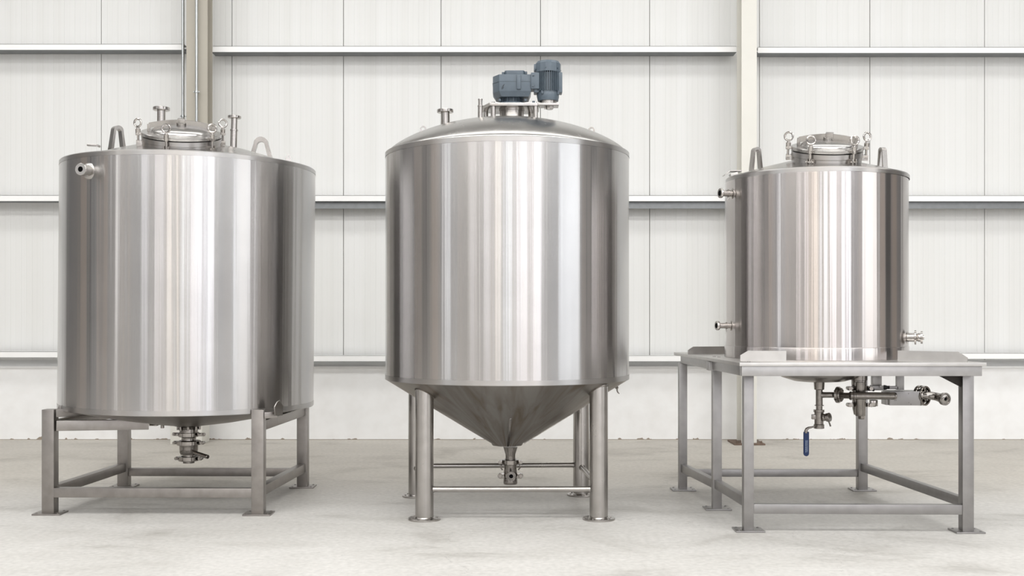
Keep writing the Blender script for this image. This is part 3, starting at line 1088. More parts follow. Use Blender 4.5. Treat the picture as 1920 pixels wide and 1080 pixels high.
# ================================================================== MIDDLE TANK
T2 = Vector((-0.0375, 8.70, 0))
R2 = 0.948
t2 = thing('mixing_tank', 'tall stainless tank with conical bottom on round legs, blue-grey motor on top', 'tank', (T2.x, T2.y, 0))
Z2B, Z2T = 1.004, 2.754
def o2(z=0):
    return (T2.x, T2.y, z)
MB().lathe([(R2, Z2B + 0.036), (R2, Z2T - 0.036)], o2(), seg=192, cap0=False, cap1=False).build('shell', M_SHELL2, t2)
MB().lathe([(R2 + 0.002, Z2T - 0.038), (R2 + 0.002, Z2T - 0.004), (R2 - 0.003, Z2T), (R2 - 0.05, Z2T + 0.004)], o2(), seg=192, cap0=False, cap1=False).build('top_rim', M_RIM, t2)
MB().lathe([(R2 + 0.002, Z2B + 0.038), (R2 + 0.002, Z2B + 0.003), (R2 - 0.002, Z2B), (R2 - 0.02, Z2B)], o2(), seg=192, cap0=False, cap1=False).build('bottom_rim', M_RIM, t2)
HD = 0.275
Rd = 0.925
rho = (Rd * Rd + HD * HD) / (2 * HD)
def dome_z(r):
    t = min(1, r / Rd)
    sph = (math.sqrt(max(0, rho * rho - r * r)) - (rho - HD)) / HD
    ell = math.sqrt(max(0, 1 - t * t))
    return Z2T + 0.002 + HD * (0.68 * sph + 0.32 * ell)
prof = []
for i in range(41):
    t = i / 40
    r = Rd * math.cos(t * PI / 2)
    prof.append((r if i < 40 else 0, dome_z(r)))
MB().lathe(prof, o2(), seg=144, cap0=False).build('top_head', M_DOME, t2, None, 60)
prof = [(R2 - 0.004, Z2B), (0.6, Z2B - 0.517 * (R2 - 0.6) / (R2 - 0.108)), (0.3, Z2B - 0.517 * (R2 - 0.3) / (R2 - 0.108)), (0.125, 0.500), (0.118, 0.486), (0.064, 0.482)]
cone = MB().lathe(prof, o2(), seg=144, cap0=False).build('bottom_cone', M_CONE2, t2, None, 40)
# weld strip down the front of the cone
def cone_pt(r, an, off=0.0):
    z = Z2B - 0.517 * (R2 - r) / (R2 - 0.108)
    n = Vector((math.cos(an) * 0.5, math.sin(an) * 0.5, -0.86)).normalized()
    return Vector((T2.x + r * math.cos(an), T2.y + r * math.sin(an), z)) + n * off
an = -PI / 2 + 0.05
MB().beam(cone_pt(0.52, an, 0.0), cone_pt(0.116, an, 0.004), 0.016, 0.006, 0.001, (0, -0.5, -0.86)).build('weld_strip', M_TUBE, cone)
MB().beam(cone_pt(0.90, 0.0, 0.002), cone_pt(0.13, -0.05, 0.004), 0.03, 0.006, 0.001, (0.5, 0, -0.86)).build('weld_strip', M_TUBE, cone)
m = MB()
for k in range(8):
    a = k * PI / 4 + 0.39
    b_ = (k + 1) * PI / 4 + 0.39
m.prism([(T2.x + 0.120 * math.cos(k * PI / 4 + 0.39), T2.y + 0.120 * math.sin(k * PI / 4 + 0.39)) for k in range(8)], 0.484, 0.492, 0.001)
m.build('cone_end_plate', M_CONE, cone)

# drain and ball valve
vx, vy = X_at(957, T2.y), T2.y
m = MB()
m.lathe([(rp(13.5) * 1.0, vz(838)), (rp(9.2), vz(852)), (rp(9.2), vz(858)), (rp(9.7), vz(858.3)), (rp(9.7), vz(860)), (rp(9.2), vz(860.3)), (rp(9.2), vz(864))], (vx, vy, 0), seg=48)
m.build('drain_funnel', M_FIT, t2)
m = MB()
m.lathe([(rp(11), vz(862)), (rp(11), vz(870)), (rp(12), vz(871)), (rp(12), vz(878)), (rp(11.8), vz(879)), (rp(12.3), vz(884)), (rp(12.3), vz(897)), (rp(13), vz(898)), (rp(13), vz(906)), (rp(12.2), vz(907.5))], (vx, vy, 0), seg=48)
dv = m.build('drain_valve', M_FIT, t2)
m = MB()
ring_clamp(m, (vx, vy, vz(866)), (0, 0, 1), rp(16), 0.037, True, (1, 0, 0), 0.022)
m.build('clamp_ring', M_FITP, dv)
m = MB()
m.ring((vx, vy, vz(891)), (0, 0, 1), rp(13.2), rp(11), 0.03, 36)
m.beam((vx - rp(20), vy - 0.012, vz(891)), (vx + rp(20), vy - 0.012, vz(891)), 0.012, 0.02, 0.001)
for sg in (-1, 1):
    e = Vector((sg, 0, 0))
    m.beam((vx + sg * rp(11), vy - 0.02, vz(891)), (vx + sg * rp(21), vy - 0.02, vz(891)), 0.03, 0.045, 0.004)
    m.cyl((vx + sg * rp(19.5), vy - 0.042, vz(891)), (vx + sg * rp(19.5), vy + 0.01, vz(891)), 0.018, seg=16, bev=0.003)
    m.tube([(vx + sg * rp(17), vy - 0.01, vz(872)), (vx + sg * rp(18), vy - 0.02, vz(876)), (vx + sg * rp(15), vy - 0.03, vz(880))], 0.006, 8)
m.build('clamp_ring', M_FITP, dv)
m = MB()
pf = Vector((vx + rp(1.5), vy - 0.04, vz(890)))
m.lathe([(0.030, 0), (0.024, 0.02), (0.024, 0.055), (0.035, 0.06), (0.037, 0.063), (0.037, 0.075), (0.035, 0.078), (0.028, 0.078), (0.026, 0.074), (0.016, 0.074), (0.016, 0.04)], pf, (0, -1, 0.05), 40, True, False)
sn = m.build('side_port', M_FIT, dv)
MB().cyl(pf + Vector((0, -0.04, 0)), pf + Vector((0, -0.068, 0.003)), 0.0162, seg=28).build('bore', M_DARK, dv)

# legs: round tubes let into the cone
LG = [(-0.643, 8.16), (0.637, 8.165), (-0.79, 9.20), (0.577, 9.26)]
def cone_z_at(x, y):
    r = math.hypot(x - T2.x, y - T2.y)
    return Z2B - 0.517 * (R2 - r) / (R2 - 0.108)
for (x, y) in LG:
    m = MB()
    rl = 0.0675
    seg = 40
    lo, hi = [], []
    for k in range(seg):
        a = 2 * PI * k / seg
        px_, py_ = x + rl * math.cos(a), y + rl * math.sin(a)
        lo.append(m._v((px_, py_, 0.014)))
        hi.append(m._v((px_, py_, min(cone_z_at(px_, py_), Z2B - 0.02) + 0.012)))
    for k in range(seg):
        k2 = (k + 1) % seg
        m.bm.faces.new((lo[k], lo[k2], hi[k2], hi[k]))
    lg = m.build('leg', M_TUBE, t2)
    f = MB()
    f.lathe([(0.119, 0), (0.119, 0.011), (0.116, 0.014), (0.074, 0.014), (0.0675, 0.022)], (x, y, 0), seg=48, cap1=False)
    for k in range(8):
        a = 2 * PI * k / 8 + 0.2
        f.cyl((x + 0.092 * math.cos(a), y + 0.092 * math.sin(a), 0.013), (x + 0.092 * math.cos(a), y + 0.092 * math.sin(a), 0.019), 0.0075, seg=8)
    f.build('base_flange', M_TUBE, lg)
    # weld collar where the tube meets the cone
    wv = MB()
    ringp = []
    for k in range(seg):
        a = 2 * PI * k / seg
        px_, py_ = x + (rl + 0.001) * math.cos(a), y + (rl + 0.001) * math.sin(a)
        ringp.append((px_, py_, min(cone_z_at(px_, py_), Z2B - 0.02) - 0.001))
    wv.tube(ringp, 0.004, 6, closed=True)
    wv.build('weld_bead', M_CONE, lg)
def round_rail(a, b, z):
    A = Vector((LG[a][0], LG[a][1], z))
    B = Vector((LG[b][0], LG[b][1], z))
    d = (B - A).normalized()
    A += d * 0.05
    B -= d * 0.05
    L = (B - A).length
    MB().lathe([(0.027, 0.01), (0.021, 0.028), (0.021, L - 0.028), (0.027, L - 0.01)], A, d, 28, False, False).build('rail', M_TUBE, t2)
round_rail(0, 1, 0.222)
round_rail(2, 3, 0.253)
round_rail(1, 3, 0.24)
round_rail(0, 2, 0.24)
# little hook on the right flank of the cone
m = MB()
hp = P(1156.5, 727, T2.y)
m.tube([hp + Vector((0.006, 0, 0.012)), hp + Vector((0.004, 0, -0.002)), hp + Vector((0.002, 0, -0.02)), hp + Vector((0.008, 0, -0.036)), hp + Vector((0.02, 0, -0.047))], [0.006, 0.006, 0.006, 0.005, 0.003], 8)
m.cyl(hp + Vector((-0.012, 0, -0.004)), hp + Vector((0.012, 0, 0.002)), 0.006, seg=8)
m.build('small_hook', M_CONE, t2)

# fittings on the dome
nb = P(835.5, 240, 8.6)
flanged_nozzle(t2, nb - Vector((0, 0, 0.03)), P(834.8, 209.5, 8.6), 0.0345, 0.0635, 0.024)
m = MB()
b0 = P(900.5, 226, 8.45)
m.lathe([(0.058, -0.012), (0.058, 0.0), (0.055, 0.004), (0.0185, 0.004), (0.0185, 0.105), (0.0215, 0.107), (0.0215, 0.113), (0.0155, 0.115), (0.0155, 0.155), (0.0175, 0.156), (0.0175, 0.163), (0.0155, 0.165)], b0, (0, 0, 1), 36)
m.build('vent_tube', M_POL, t2)
eye_plate(t2, P(793.5, 250, 8.95), 0.084, 0.060, 0.02, math.radians(8), None, 'lifting_eye')
eye_plate(t2, P(1109, 252, 8.95), 0.084, 0.060, 0.02, math.radians(-8), None, 'lifting_eye')

# agitator stand
GY = T2.y
cx = X_at(959.5, GY)
zpl0, zpl1 = P(0, 197.5, 8.53).z, P(0, 191.7, 8.53).z
m = MB()
m.lathe([(0.102, dome_z(0) - 0.03), (0.095, dome_z(0) + 0.0), (0.095, zpl0 - 0.02), (0.10, zpl0 - 0.018), (0.10, zpl0)], (cx, GY, 0), seg=48, cap0=False, cap1=False)
m.build('seal_housing', M_TUBE, t2)
m = MB()
pl_pts = [(cx - 0.17, GY - 0.16), (cx + 0.20, GY - 0.16), (cx + 0.215, GY - 0.08), (cx + 0.215, GY + 0.12), (cx + 0.14, GY + 0.21), (cx - 0.14, GY + 0.21), (cx - 0.235, GY + 0.12), (cx - 0.235, GY + 0.0)]
m.prism(pl_pts, zpl0, zpl1, 0.002)
mp_ = m.build('drive_plate', M_TUBE, t2)
for (dx, dy) in ((-0.143, -0.13), (0.183, -0.13), (-0.205, 0.08), (0.15, 0.14)):
    r = math.hypot(cx + dx - T2.x, dy)
    m = MB()
    m.cyl((cx + dx, GY + dy, dome_z(r) - 0.02), (cx + dx, GY + dy, zpl0), 0.0195, seg=24)
    m.cyl((cx + dx, GY + dy, zpl1), (cx + dx, GY + dy, zpl1 + 0.010), 0.013, seg=6)
    m.build('stand_post', M_POL, t2)
# gearbox
def gz(py, Y=8.56):
    return CAM_H + (HOR - py) / F_PX * Y
m = MB()
z0, z1 = gz(171), gz(139)
gxl, gxr = X_at(936, 8.56), X_at(996, 8.56)
gf, gb = 8.56, 8.84
gl = X_at(924, 8.64)
plan = [(gxl, gf), (gxr, gf), (gxr + 0.0, gb - 0.03), (gxr - 0.03, gb), (gl + 0.03, gb), (gl, gb - 0.03), (gl, gf + 0.09)]
m.prism(plan, z0, z1, 0.004)
# lower bevelled skirt
zs = gz(180)
lo = [(x * 0.86 + ((gxl + gxr) / 2) * 0.14, (y - 8.70) * 0.86 + 8.70) for x, y in plan]
A = [m._v((x, y, z0 + 0.004)) for x, y in plan]
B = [m._v((x, y, zs)) for x, y in lo]
m.bm.faces.new(B[::-1])
for i in range(len(plan)):
    j = (i + 1) % len(plan)
    m.bm.faces.new((B[i], B[j], A[j], A[i]))
# top cover and parting line
tx0, tx1 = X_at(946, 8.6), X_at(984, 8.6)
m.prism([(tx0 + 0.015, 8.60), (tx1 - 0.012, 8.60), (tx1, 8.62), (tx1, 8.78), (tx0, 8.78), (tx0, 8.62)], z1 - 0.002, gz(131.8, 8.60), 0.003)
zm = gz(152.2)
m.prism([(x + (0.0025 if x > 0 else -0.0025), y - (0.0025 if y < 8.7 else -0.0025)) for x, y in plan], zm - 0.0022, zm + 0.0022)
# cast lug on the front
lx0, lx1 = X_at(968.7, 8.54), X_at(976.8, 8.54)
m.box((lx0, gf - 0.016, gz(168)), (lx1, gf + 0.01, gz(140.5)), 0.008)
gbx = m.build('gearbox', M_BLUE, t2, None, 30)
m = MB()
m.lathe([(0.135, zpl1), (0.135, zpl1 + 0.012), (0.118, zpl1 + 0.018), (0.084, zpl1 + 0.022), (0.080, zpl1 + 0.03), (0.080, zs - 0.002), (0.092, zs + 0.003)], (cx, GY, 0), seg=48)
for k in range(12):
    a = 2 * PI * k / 12 + 0.13
    d = Vector((math.cos(a), math.sin(a), 0))
    m.beam(Vector((cx, GY, zpl1 + 0.045)) + d * 0.075, Vector((cx, GY, zpl1 + 0.045)) + d * 0.094, 0.008, 0.07, 0.001)
m.build('bell_housing', M_BLUE, gbx)
for (px, py, Y) in ((944, 173.5, 8.58), (982.5, 175, 8.58), (937, 188, 8.6), (985.5, 188, 8.6), (1000.5, 192, 8.56), (943.5, 138, 8.62), (986, 137, 8.62)):
    p = P(px, py, Y)
    MB().cyl(p - Vector((0, 0, 0.008)), p + Vector((0, 0, 0.010)), 0.011, seg=10).build('cap_screw', M_BLUE, gbx)
m = MB()
# scribbled mark on the front of the casing
for (a, b_) in (((940.5, 166), (944, 159)), ((942, 167), (944.5, 163)), ((941, 163.5), (943.5, 164.5)), ((943, 162), (946, 157.5)), ((940.3, 166.3), (942.3, 166.8))):
    A, B = P(a[0], a[1], gf - 0.0012), P(b_[0], b_[1], gf - 0.0012)
    m.beam(A, B, 0.002, 0.0025, 0, (0, 1, 0))
m.build('marker_scrawl', M_BLACK, gbx)
# motor
mx_, my_ = X_at(1027.5, 8.62), 8.62
def mz(py):
    return CAM_H + (HOR - py) / F_PX * my_
r_m = 24.0 / F_PX * my_
m = MB()
m.lathe([(r_m * 0.80, mz(190)), (r_m * 0.82, mz(187)), (r_m * 0.86, mz(183)), (r_m * 0.86, mz(176)), (r_m * 0.82, mz(174)), (r_m * 0.82, mz(138)), (r_m * 0.5, mz(136))], (mx_, my_, 0), seg=48)
mt = m.build('motor', M_BLUE, t2)
m = MB()
for k in range(36):
    a = 2 * PI * (k + 0.5) / 36
    d = Vector((math.cos(a), math.sin(a), 0))
    c = Vector((mx_, my_, (mz(137) + mz(173)) / 2))
    if abs(math.cos(a)) > 0.93:
        continue
    m.beam(c + d * r_m * 0.78, c + d * r_m * 1.0, 0.0035, mz(137) - mz(173), 0)
m.build('cooling_fins', M_BLUE, mt)
for sg, dep in ((-1, 0.036), (1, 0.012)):
    MB().box((mx_ + sg * r_m * 0.90 - 0.020, my_ - 0.055, mz(176)), (mx_ + sg * r_m * 0.90 + 0.020, my_ + 0.055, mz(138)), 0.006).build('side_pad', M_BLUE, mt)
m = MB()
# terminal box towards the gearbox
m.box((mx_ - r_m - 0.035, my_ - 0.075, mz(170)), (mx_ - r_m * 0.7, my_ + 0.06, mz(139.5)), 0.006)
for py in (144.5, 164.5):
    m.cyl((mx_ - r_m - 0.018, my_ - 0.085, mz(py)), (mx_ - r_m - 0.018, my_ - 0.07, mz(py)), 0.008, seg=8)
m.build('terminal_box', M_BLUE, mt)
m = MB()
# fan cover: many-sided cap
Rf = r_m * 1.02
K = 10
pr = [(Rf * 0.98, mz(137)), (Rf * 0.98, mz(121)), (Rf * 0.86, mz(116.5)), (Rf * 0.60, mz(115.2)), (0, mz(115))]
m.lathe(pr, (mx_, my_, 0), seg=14, cap0=True)
for k in range(6):
    a = 2 * PI * k / 6 + 0.3
    d = Vector((math.cos(a), math.sin(a), 0))
    p = Vector((mx_, my_, mz(131))) + d * (Rf * 0.95)
    m.cyl(p, p + d * 0.01, 0.006, seg=8)
m.box((mx_ - Rf - 0.008, my_ - 0.03, mz(134)), (mx_ - Rf * 0.8, my_ + 0.03, mz(121.5)), 0.004)
m.build('fan_cover', M_BLUE, mt, None, 20)
m = MB()
# worm flange coupling motor to gearbox
cz = (mz(145) + mz(168)) / 2
m.cyl((gxr - 0.01, my_ + 0.03, cz), (gxr + 0.028, my_ + 0.03, cz), 0.049, 0.054, seg=36)
m.build('coupling_flange', M_BLUE, mt)
for k in range(4):
    a = 2 * PI * k / 4 - 0.55
    d = Vector((math.cos(a), math.sin(a), 0))
    p = Vector((mx_, my_, mz(177))) + d * (r_m * 0.9)
    MB().cyl(p - Vector((0, 0, 0.01)), p + Vector((0, 0, 0.013)), 0.010, seg=8).build('motor_bolt', M_BLUE, mt)
m = MB()
m.lathe([(r_m * 0.66, mz(196)), (r_m * 0.66, mz(189.5))], (mx_, my_, 0), seg=40)
m.box((mx_ - 0.13, my_ - 0.065, mz(200)), (mx_ + 0.082, my_ + 0.065, mz(195.5)), 0.003)
m.lathe([(0.024, mz(206)), (0.030, mz(204)), (0.030, mz(200))], (mx_ + 0.012, my_ - 0.01, 0), seg=8)
m.cyl((mx_ - 0.03, my_ - 0.01, mz(203)), (mx_ + 0.0, my_ - 0.01, mz(203)), 0.009, seg=8)
m.build('motor_foot', M_TUBE, mt)

# ================================================================== RIGHT: TABLE
ZTAB = 1.18
tb = thing('steel_table', 'five-legged brushed steel support table under the right-hand tank', 'table', (2.3, 8.6, 0))
c_fl, c_fr = Vector((1.536, 7.50, 0)), Vector((3.203, 7.50, 0))
c_bl, c_br = Vector((X_at(1263.4, 9.60), 9.60, 0)), Vector((3.04, 9.60, 0))
m = MB()
m.prism([(c.x, c.y) for c in (c_fl, c_fr, c_br, c_bl)], ZTAB - 0.024, ZTAB, 0.002)
m.build('table_top', M_STRIP, tb)
zb0, zb1 = 1.088, 1.156
def tbeam(a, b, name='apron', w=0.06):
    zc = (zb0 + zb1) / 2
    return MB().beam((a[0], a[1], zc), (b[0], b[1], zc), w, zb1 - zb0, 0.003).build(name, M_APRON, tb)
i_ = 0.035
tbeam((c_fl.x + 0.018, c_fl.y + 0.05), (c_fr.x - 0.022, c_fr.y + 0.05))
tbeam((c_bl.x + 0.09, c_bl.y - 0.06), (c_br.x - 0.05, c_br.y - 0.06))
lxf, lxb = c_fl.x + 0.05, c_bl.x + 0.082
def lerp(a, b, t):
    return a + (b - a) * t
tbeam((lxf, c_fl.y + 0.08), (lerp(lxf, lxb, 0.42), lerp(7.58, 9.52, 0.42)))
tbeam((lerp(lxf, lxb, 0.46), lerp(7.58, 9.52, 0.46)), (lxb, 9.56))
tbeam((c_fr.x - 0.055, c_fr.y + 0.08), (c_br.x - 0.05, c_br.y - 0.09))
m = MB()
sx0, sy0 = lerp(lxf, lxb, 0.44) - 0.0, lerp(7.58, 9.52, 0.44)
m.box((sx0 - 0.055, sy0 - 0.045, 1.082), (sx0 - 0.002, sy0 + 0.055, 1.152), 0.004)
m.build('splice_bracket', M_FRAME3, tb)
W3 = 0.07
FL3 = Vector((X_at(1404.2, 7.70), 7.735, 0))
FR3 = Vector((X_at(1815.3, 7.66), 7.695, 0))
BL3 = Vector((X_at(1279.5, 9.55), 9.58 - 0.04, 0))
ML3 = Vector((X_at(1344.5, 8.58), 8.60, 0))
BR3 = Vector((X_at(1617.5, 9.50), 9.535 - 0.01, 0))
for p, wl in ((FL3, 0.07), (FR3, 0.078), (ML3, 0.07), (BL3, 0.07), (BR3, 0.08)):
    lg = leg_box(tb, p.x, p.y, wl, 0.011, zb0 + 0.002, M_FRAME3, bev=0.004)
    bolt_plate(lg, p.x - 0.095, p.x + 0.105, p.y - 0.075, p.y + 0.085, mat=M_FRAME3)
h = W3 / 2
rail(tb, FL3 + Vector((0, -0.01, 0)), FR3 + Vector((0, -0.01, 0)), 0.158, 0.05, 0.068, M_FRAME3)
rail(tb, BL3, BR3, 0.148, 0.05, 0.062, M_FRAME3)
rail(tb, FL3, ML3, 0.198, 0.05, 0.068, M_FRAME3)
rail(tb, ML3, BL3, 0.192, 0.05, 0.068, M_FRAME3)
rail(tb, FR3, BR3, 0.202, 0.05, 0.068, M_FRAME3)
# gusset under the right corner
m = MB()
gx = FR3.x - 0.039
m.plate([(gx, FR3.y, zb0), (gx - 0.155, FR3.y, zb0), (gx - 0.145, FR3.y, zb0 - 0.01), (gx, FR3.y, zb0 - 0.085)], (0, 1, 0), 0.01)
m.build('gusset', M_DKST, tb)
# upright guide strips round the foot of the tank
def strip(a, b, hh, cut_a, cut_b, t=0.006):
    a, b = Vector(a), Vector(b)
    d = (b - a).normalized()
    n = d.cross(Vector((0, 0, 1)))
    up = Vector((0, 0, 1))
    pts = [a]
    pts.append(b)
    if cut_b:
        pts += [b + up * hh * 0.45, b - d * hh * 0.9 + up * hh]
    else:
        pts.append(b + up * hh)
    if cut_a:
        pts += [a + d * hh * 0.75 + up * hh, a + up * hh * 0.55]
    else:
        pts.append(a + up * hh)
    MB().plate(pts, n, t).build('guide_strip', M_STRIP, tb)
strip((1.600, 7.79, ZTAB), (1.905, 7.72, ZTAB), 0.072, True, False)
strip((2.735, 7.88, ZTAB), (3.095, 7.55, ZTAB), 0.070, False, True)
strip((1.445, 9.13, ZTAB), (1.95, 9.25, ZTAB), 0.062, True, False)
for px, py in ((1339, 669), (1348, 670), (1404, 678.5)):
    Yq = (1.5 - ZTAB) * F_PX / (py - HOR)
    p = P(px, py, Yq)
    MB().cyl((p.x, p.y, ZTAB), (p.x, p.y, ZTAB + 0.004), 0.012, seg=10).build('table_screw', M_TUBE, tb)

# ================================================================== RIGHT TANK
T3 = Vector((2.309, 8.471, 0))
R3 = 0.674
t3 = thing('storage_tank', 'small stainless tank standing on the steel table, with pipework below, rightmost of the three', 'tank', (T3.x, T3.y, ZTAB))
Z3B, Z3T = ZTAB + 0.001, 2.547
X3 = Matrix.Translation((T3.x, T3.y, 1.3)) @ Matrix.Rotation(math.radians(0.25), 4, 'Y') @ Matrix.Translation((-T3.x, -T3.y, -1.3))
def o3(z=0):
    return (T3.x, T3.y, z)
MB().lathe([(R3, 1.270), (R3, Z3T - 0.034)], o3(), seg=192, cap0=False, cap1=False).build('shell', M_SHELL3, t3)
MB().lathe([(R3 + 0.002, Z3T - 0.036), (R3 + 0.002, Z3T - 0.010), (R3 - 0.004, Z3T - 0.002), (R3 - 0.02, Z3T + 0.003)], o3(), seg=192, cap0=False, cap1=False).build('top_rim', M_RIM, t3, X3)
MB().lathe([(R3 + 0.004, Z3B), (R3 + 0.004, 1.266), (R3 + 0.003, 1.269), (R3 - 0.002, 1.272)], o3(), seg=192, cap0=False, cap1=False).build('base_skirt', M_SHELL3, t3)
MB().lathe([(0.656, Z3T + 0.001), (0.62, Z3T + 0.012), (0.45, Z3T + 0.062), (0.25, Z3T + 0.112), (0.1, Z3T + 0.128), (0, Z3T + 0.13)], o3(), seg=128, cap0=False).build('top_head', M_DOME, t3, X3, 60)
manway(t3, (2.305, 8.15, 2.740), math.radians(16), math.radians(-4), 0.258, 0.20,
       [math.radians(a - 11.8) for a in (-84, -24, 42, 96)], math.radians(-15), X3, True)
arch_lug(t3, P(1416, 314, 8.42), 0.094, 0.150, 0.052, math.radians(16), X3)
arch_lug(t3, P(1653, 313, 8.45), 0.078, 0.150, 0.042, math.radians(-70), X3)
# hooked bracket on the left shoulder
m = MB()
c = P(1378, 328, 8.40)
m.beam(c + Vector((-0.036, 0, -0.012)), c + Vector((0.018, 0, 0.004)), 0.07, 0.034, 0.002)
m.beam(c + Vector((-0.045, 0, 0.026)), c + Vector((0.045, 0, 0.026)), 0.09, 0.006, 0.001)
m.beam(c + Vector((-0.085, 0, -0.006)), c + Vector((-0.043, 0, 0.027)), 0.09, 0.006, 0.001)
m.build('shoulder_bracket', M_TUBE, t3)
m = MB()
c = P(1684, 327, 8.55)
m.plate([c + Vector(v) for v in ((-0.045, 0, -0.02), (0.045, 0, -0.02), (0.03, 0, 0.024), (-0.025, 0, 0.028))], (0.2, 1, 0), 0.03, 0.003)
m.build('shoulder_plate', M_TUBE, t3)

def side_nozzle(px, py, direction, L, r, rf, parent, plug=False):
    if plug:
        Yc = on_shell(px, T3, R3 - 0.006)
    else:
        Yc = on_shell(px, T3, R3 - 0.002)
    g = P(px, py, Yc)
    d = Vector(direction).normalized()
    m = MB()
    n = Vector((g.x - T3.x, g.y - T3.y, 0)).normalized()
    m.lathe([(rf * 1.08, -0.004), (rf * 1.08, 0.004), (rf * 0.9, 0.008)], g, n, 40)
    if not plug:
        m.lathe([(r, -0.03), (r, L * 0.30), (r * 1.3, L * 0.31), (r * 1.3, L * 0.37), (r, L * 0.38), (r, L * 0.78), (rf * 0.9, L * 0.82), (rf, L * 0.86), (rf, L * 0.97), (rf * 0.95, L), (rf * 0.6, L), (rf * 0.6, L * 0.8)], g, d, 36, False, False)
        o = m.build('side_nozzle', M_POL, parent)
        MB().cyl(g + d * L * 0.8, g + d * L * 0.985, rf * 0.62, seg=28).build('bore', M_DARK, o)
        mm = MB()
        p = g + d * L * 0.36 + Vector((0, -r * 0.6, -r * 1.3))
        mm.tube([p, p + Vector((0.003, -0.002, -0.012)), p + Vector((-0.004, -0.002, -0.022))], 0.004, 8)
        mm.build('tag_wire', M_TUBE, o)
    else:
        m.lathe([(r, -0.03), (r, L * 0.42), (rf * 1.05, L * 0.45), (rf * 1.05, L * 0.55), (r * 0.8, L * 0.58), (r * 1.0, L * 0.68), (r * 1.0, L * 0.78), (rf * 0.92, L * 0.80), (rf * 0.92, L * 0.92), (r * 0.5, L * 0.93), (r * 0.5, L)], g, d, 36)
        m.build('side_nozzle', M_POL, parent)
side_nozzle(1373, 363, (-0.97, -0.30, 0), 0.105, 0.023, 0.037, t3)
side_nozzle(1371, 610.5, (-0.98, -0.26, 0), 0.122, 0.020, 0.034, t3)
side_nozzle(1700, 632.5, (0.93, -0.36, 0), 0.120, 0.032, 0.050, t3, True)

# dished bottom under the table and pipework
yc = T3.y
def q(px, py, Y=yc):
    return P(px, py, Y)
ccx = X_at(1536, yc)
m = MB()
zt_ = ZTAB - 0.026
m.lathe([(0.40, zt_), (0.36, 1.08), (0.28, 1.028), (0.19, 1.000), (0.10, 0.992), (0.05, 0.990)], (ccx, yc, 0), seg=72, cap0=False)
m.build('bottom_head', M_TUBE, t3, None, 60)
def zz(py, Y=yc):
    return CAM_H + (HOR - py) / F_PX * Y
def rr(px, Y=yc):
    return px / F_PX * Y
m = MB()
m.lathe([(rr(10.5), zz(716)), (rr(10), zz(718)), (rr(9.4), zz(729.5)), (rr(8.5), zz(730.5)), (rr(6.4), zz(731)), (rr(6.4), zz(759)), (rr(8.6), zz(759.4)), (rr(8.6), zz(760.6)), (rr(6), zz(761)), (rr(6), zz(768))], (ccx, yc, 0), seg=40)
# horizontal branch
A, B = q(1536, 740.5), q(1570, 740.5)
m.lathe([(rr(6.2), 0), (rr(6.2), 0.02), (rr(5.4), 0.035), (rr(5.4), (B - A).length)], A, B - A, 32)
m.build('drain_pipe', M_FIT, t3)
m = MB()
m.lathe([(rr(10), zz(768)), (rr(10), zz(772.5)), (rr(8.6), zz(773)), (rr(8.3), zz(795)), (rr(9.8), zz(796)), (rr(9.8), zz(803)), (rr(8.5), zz(803.5))], (ccx - 0.002, yc, 0), seg=36)
m.box((ccx - rr(14), yc - 0.02, zz(786)), (ccx - rr(7), yc + 0.02, zz(777)), 0.004)
dv = m.build('drain_valve', M_FIT, t3)
m = MB()
A = q(1541, 782.5, yc - 0.02)
m.lathe([(0.0, 0), (0.030, 0.005), (0.026, 0.03), (0.018, 0.05)], A, (1, -0.3, 0), 28)
m.cyl(q(1549, 783, yc - 0.05), q(1556.5, 782, yc - 0.07), rr(7.8), rr(8.4), seg=32, bev=0.003)
m.tube([q(1552, 786, yc - 0.06), q(1555, 793, yc - 0.07), q(1557.3, 799.5, yc - 0.08)], 0.006, 10)
m.build('valve_knob', M_FITP, dv)
# blue lever
hy = yc - 0.05
m = MB()
m.tube([q(1527, 799.5, hy), q(1522, 801, hy), q(1516, 802.3, hy), q(1512.5, 804.5, hy), q(1511, 808, hy), q(1511, 812, hy)], [0.006, 0.007, 0.009, 0.012, 0.013, 0.013], 14)
hd_ = m.build('lever', M_FIT, dv)
m = MB()
gx, gw = q(1511.6, 0, hy).x, rr(5.1, hy)
pts = []
zt2, zb2 = zz(809.5, hy), zz(855.5, hy)
for i in range(9):
    a = PI + PI * i / 8
    pts.append(Vector((gx + gw * math.cos(a), hy, zb2 + gw + gw * math.sin(a))))
pts += [Vector((gx + gw, hy, zt2)), Vector((gx - gw, hy, zt2))]
m.plate(pts, (0, 1, 0), 0.018, 0.004)
gp = m.build('lever_grip', M_GRIP, dv)
gp['label'] = 'blue vinyl grip'
m = MB()
random.seed(3)
for row, (x0_, pa, pb) in enumerate(((1511.0, 826, 849), (1513.6, 826, 847.5))):
    y = pa
    while y < pb:
        hh = random.uniform(0.45, 0.9)
        c = q(x0_ + 0.0, y, hy - 0.0095)
        m.box((c.x - rr(0.7), hy - 0.0097, c.z - rr(hh) / 2), (c.x + rr(0.6), hy - 0.0087, c.z + rr(hh) / 2))
        y += hh + random.uniform(0.35, 0.8)
m.build('grip_print', M_PRINT, dv)

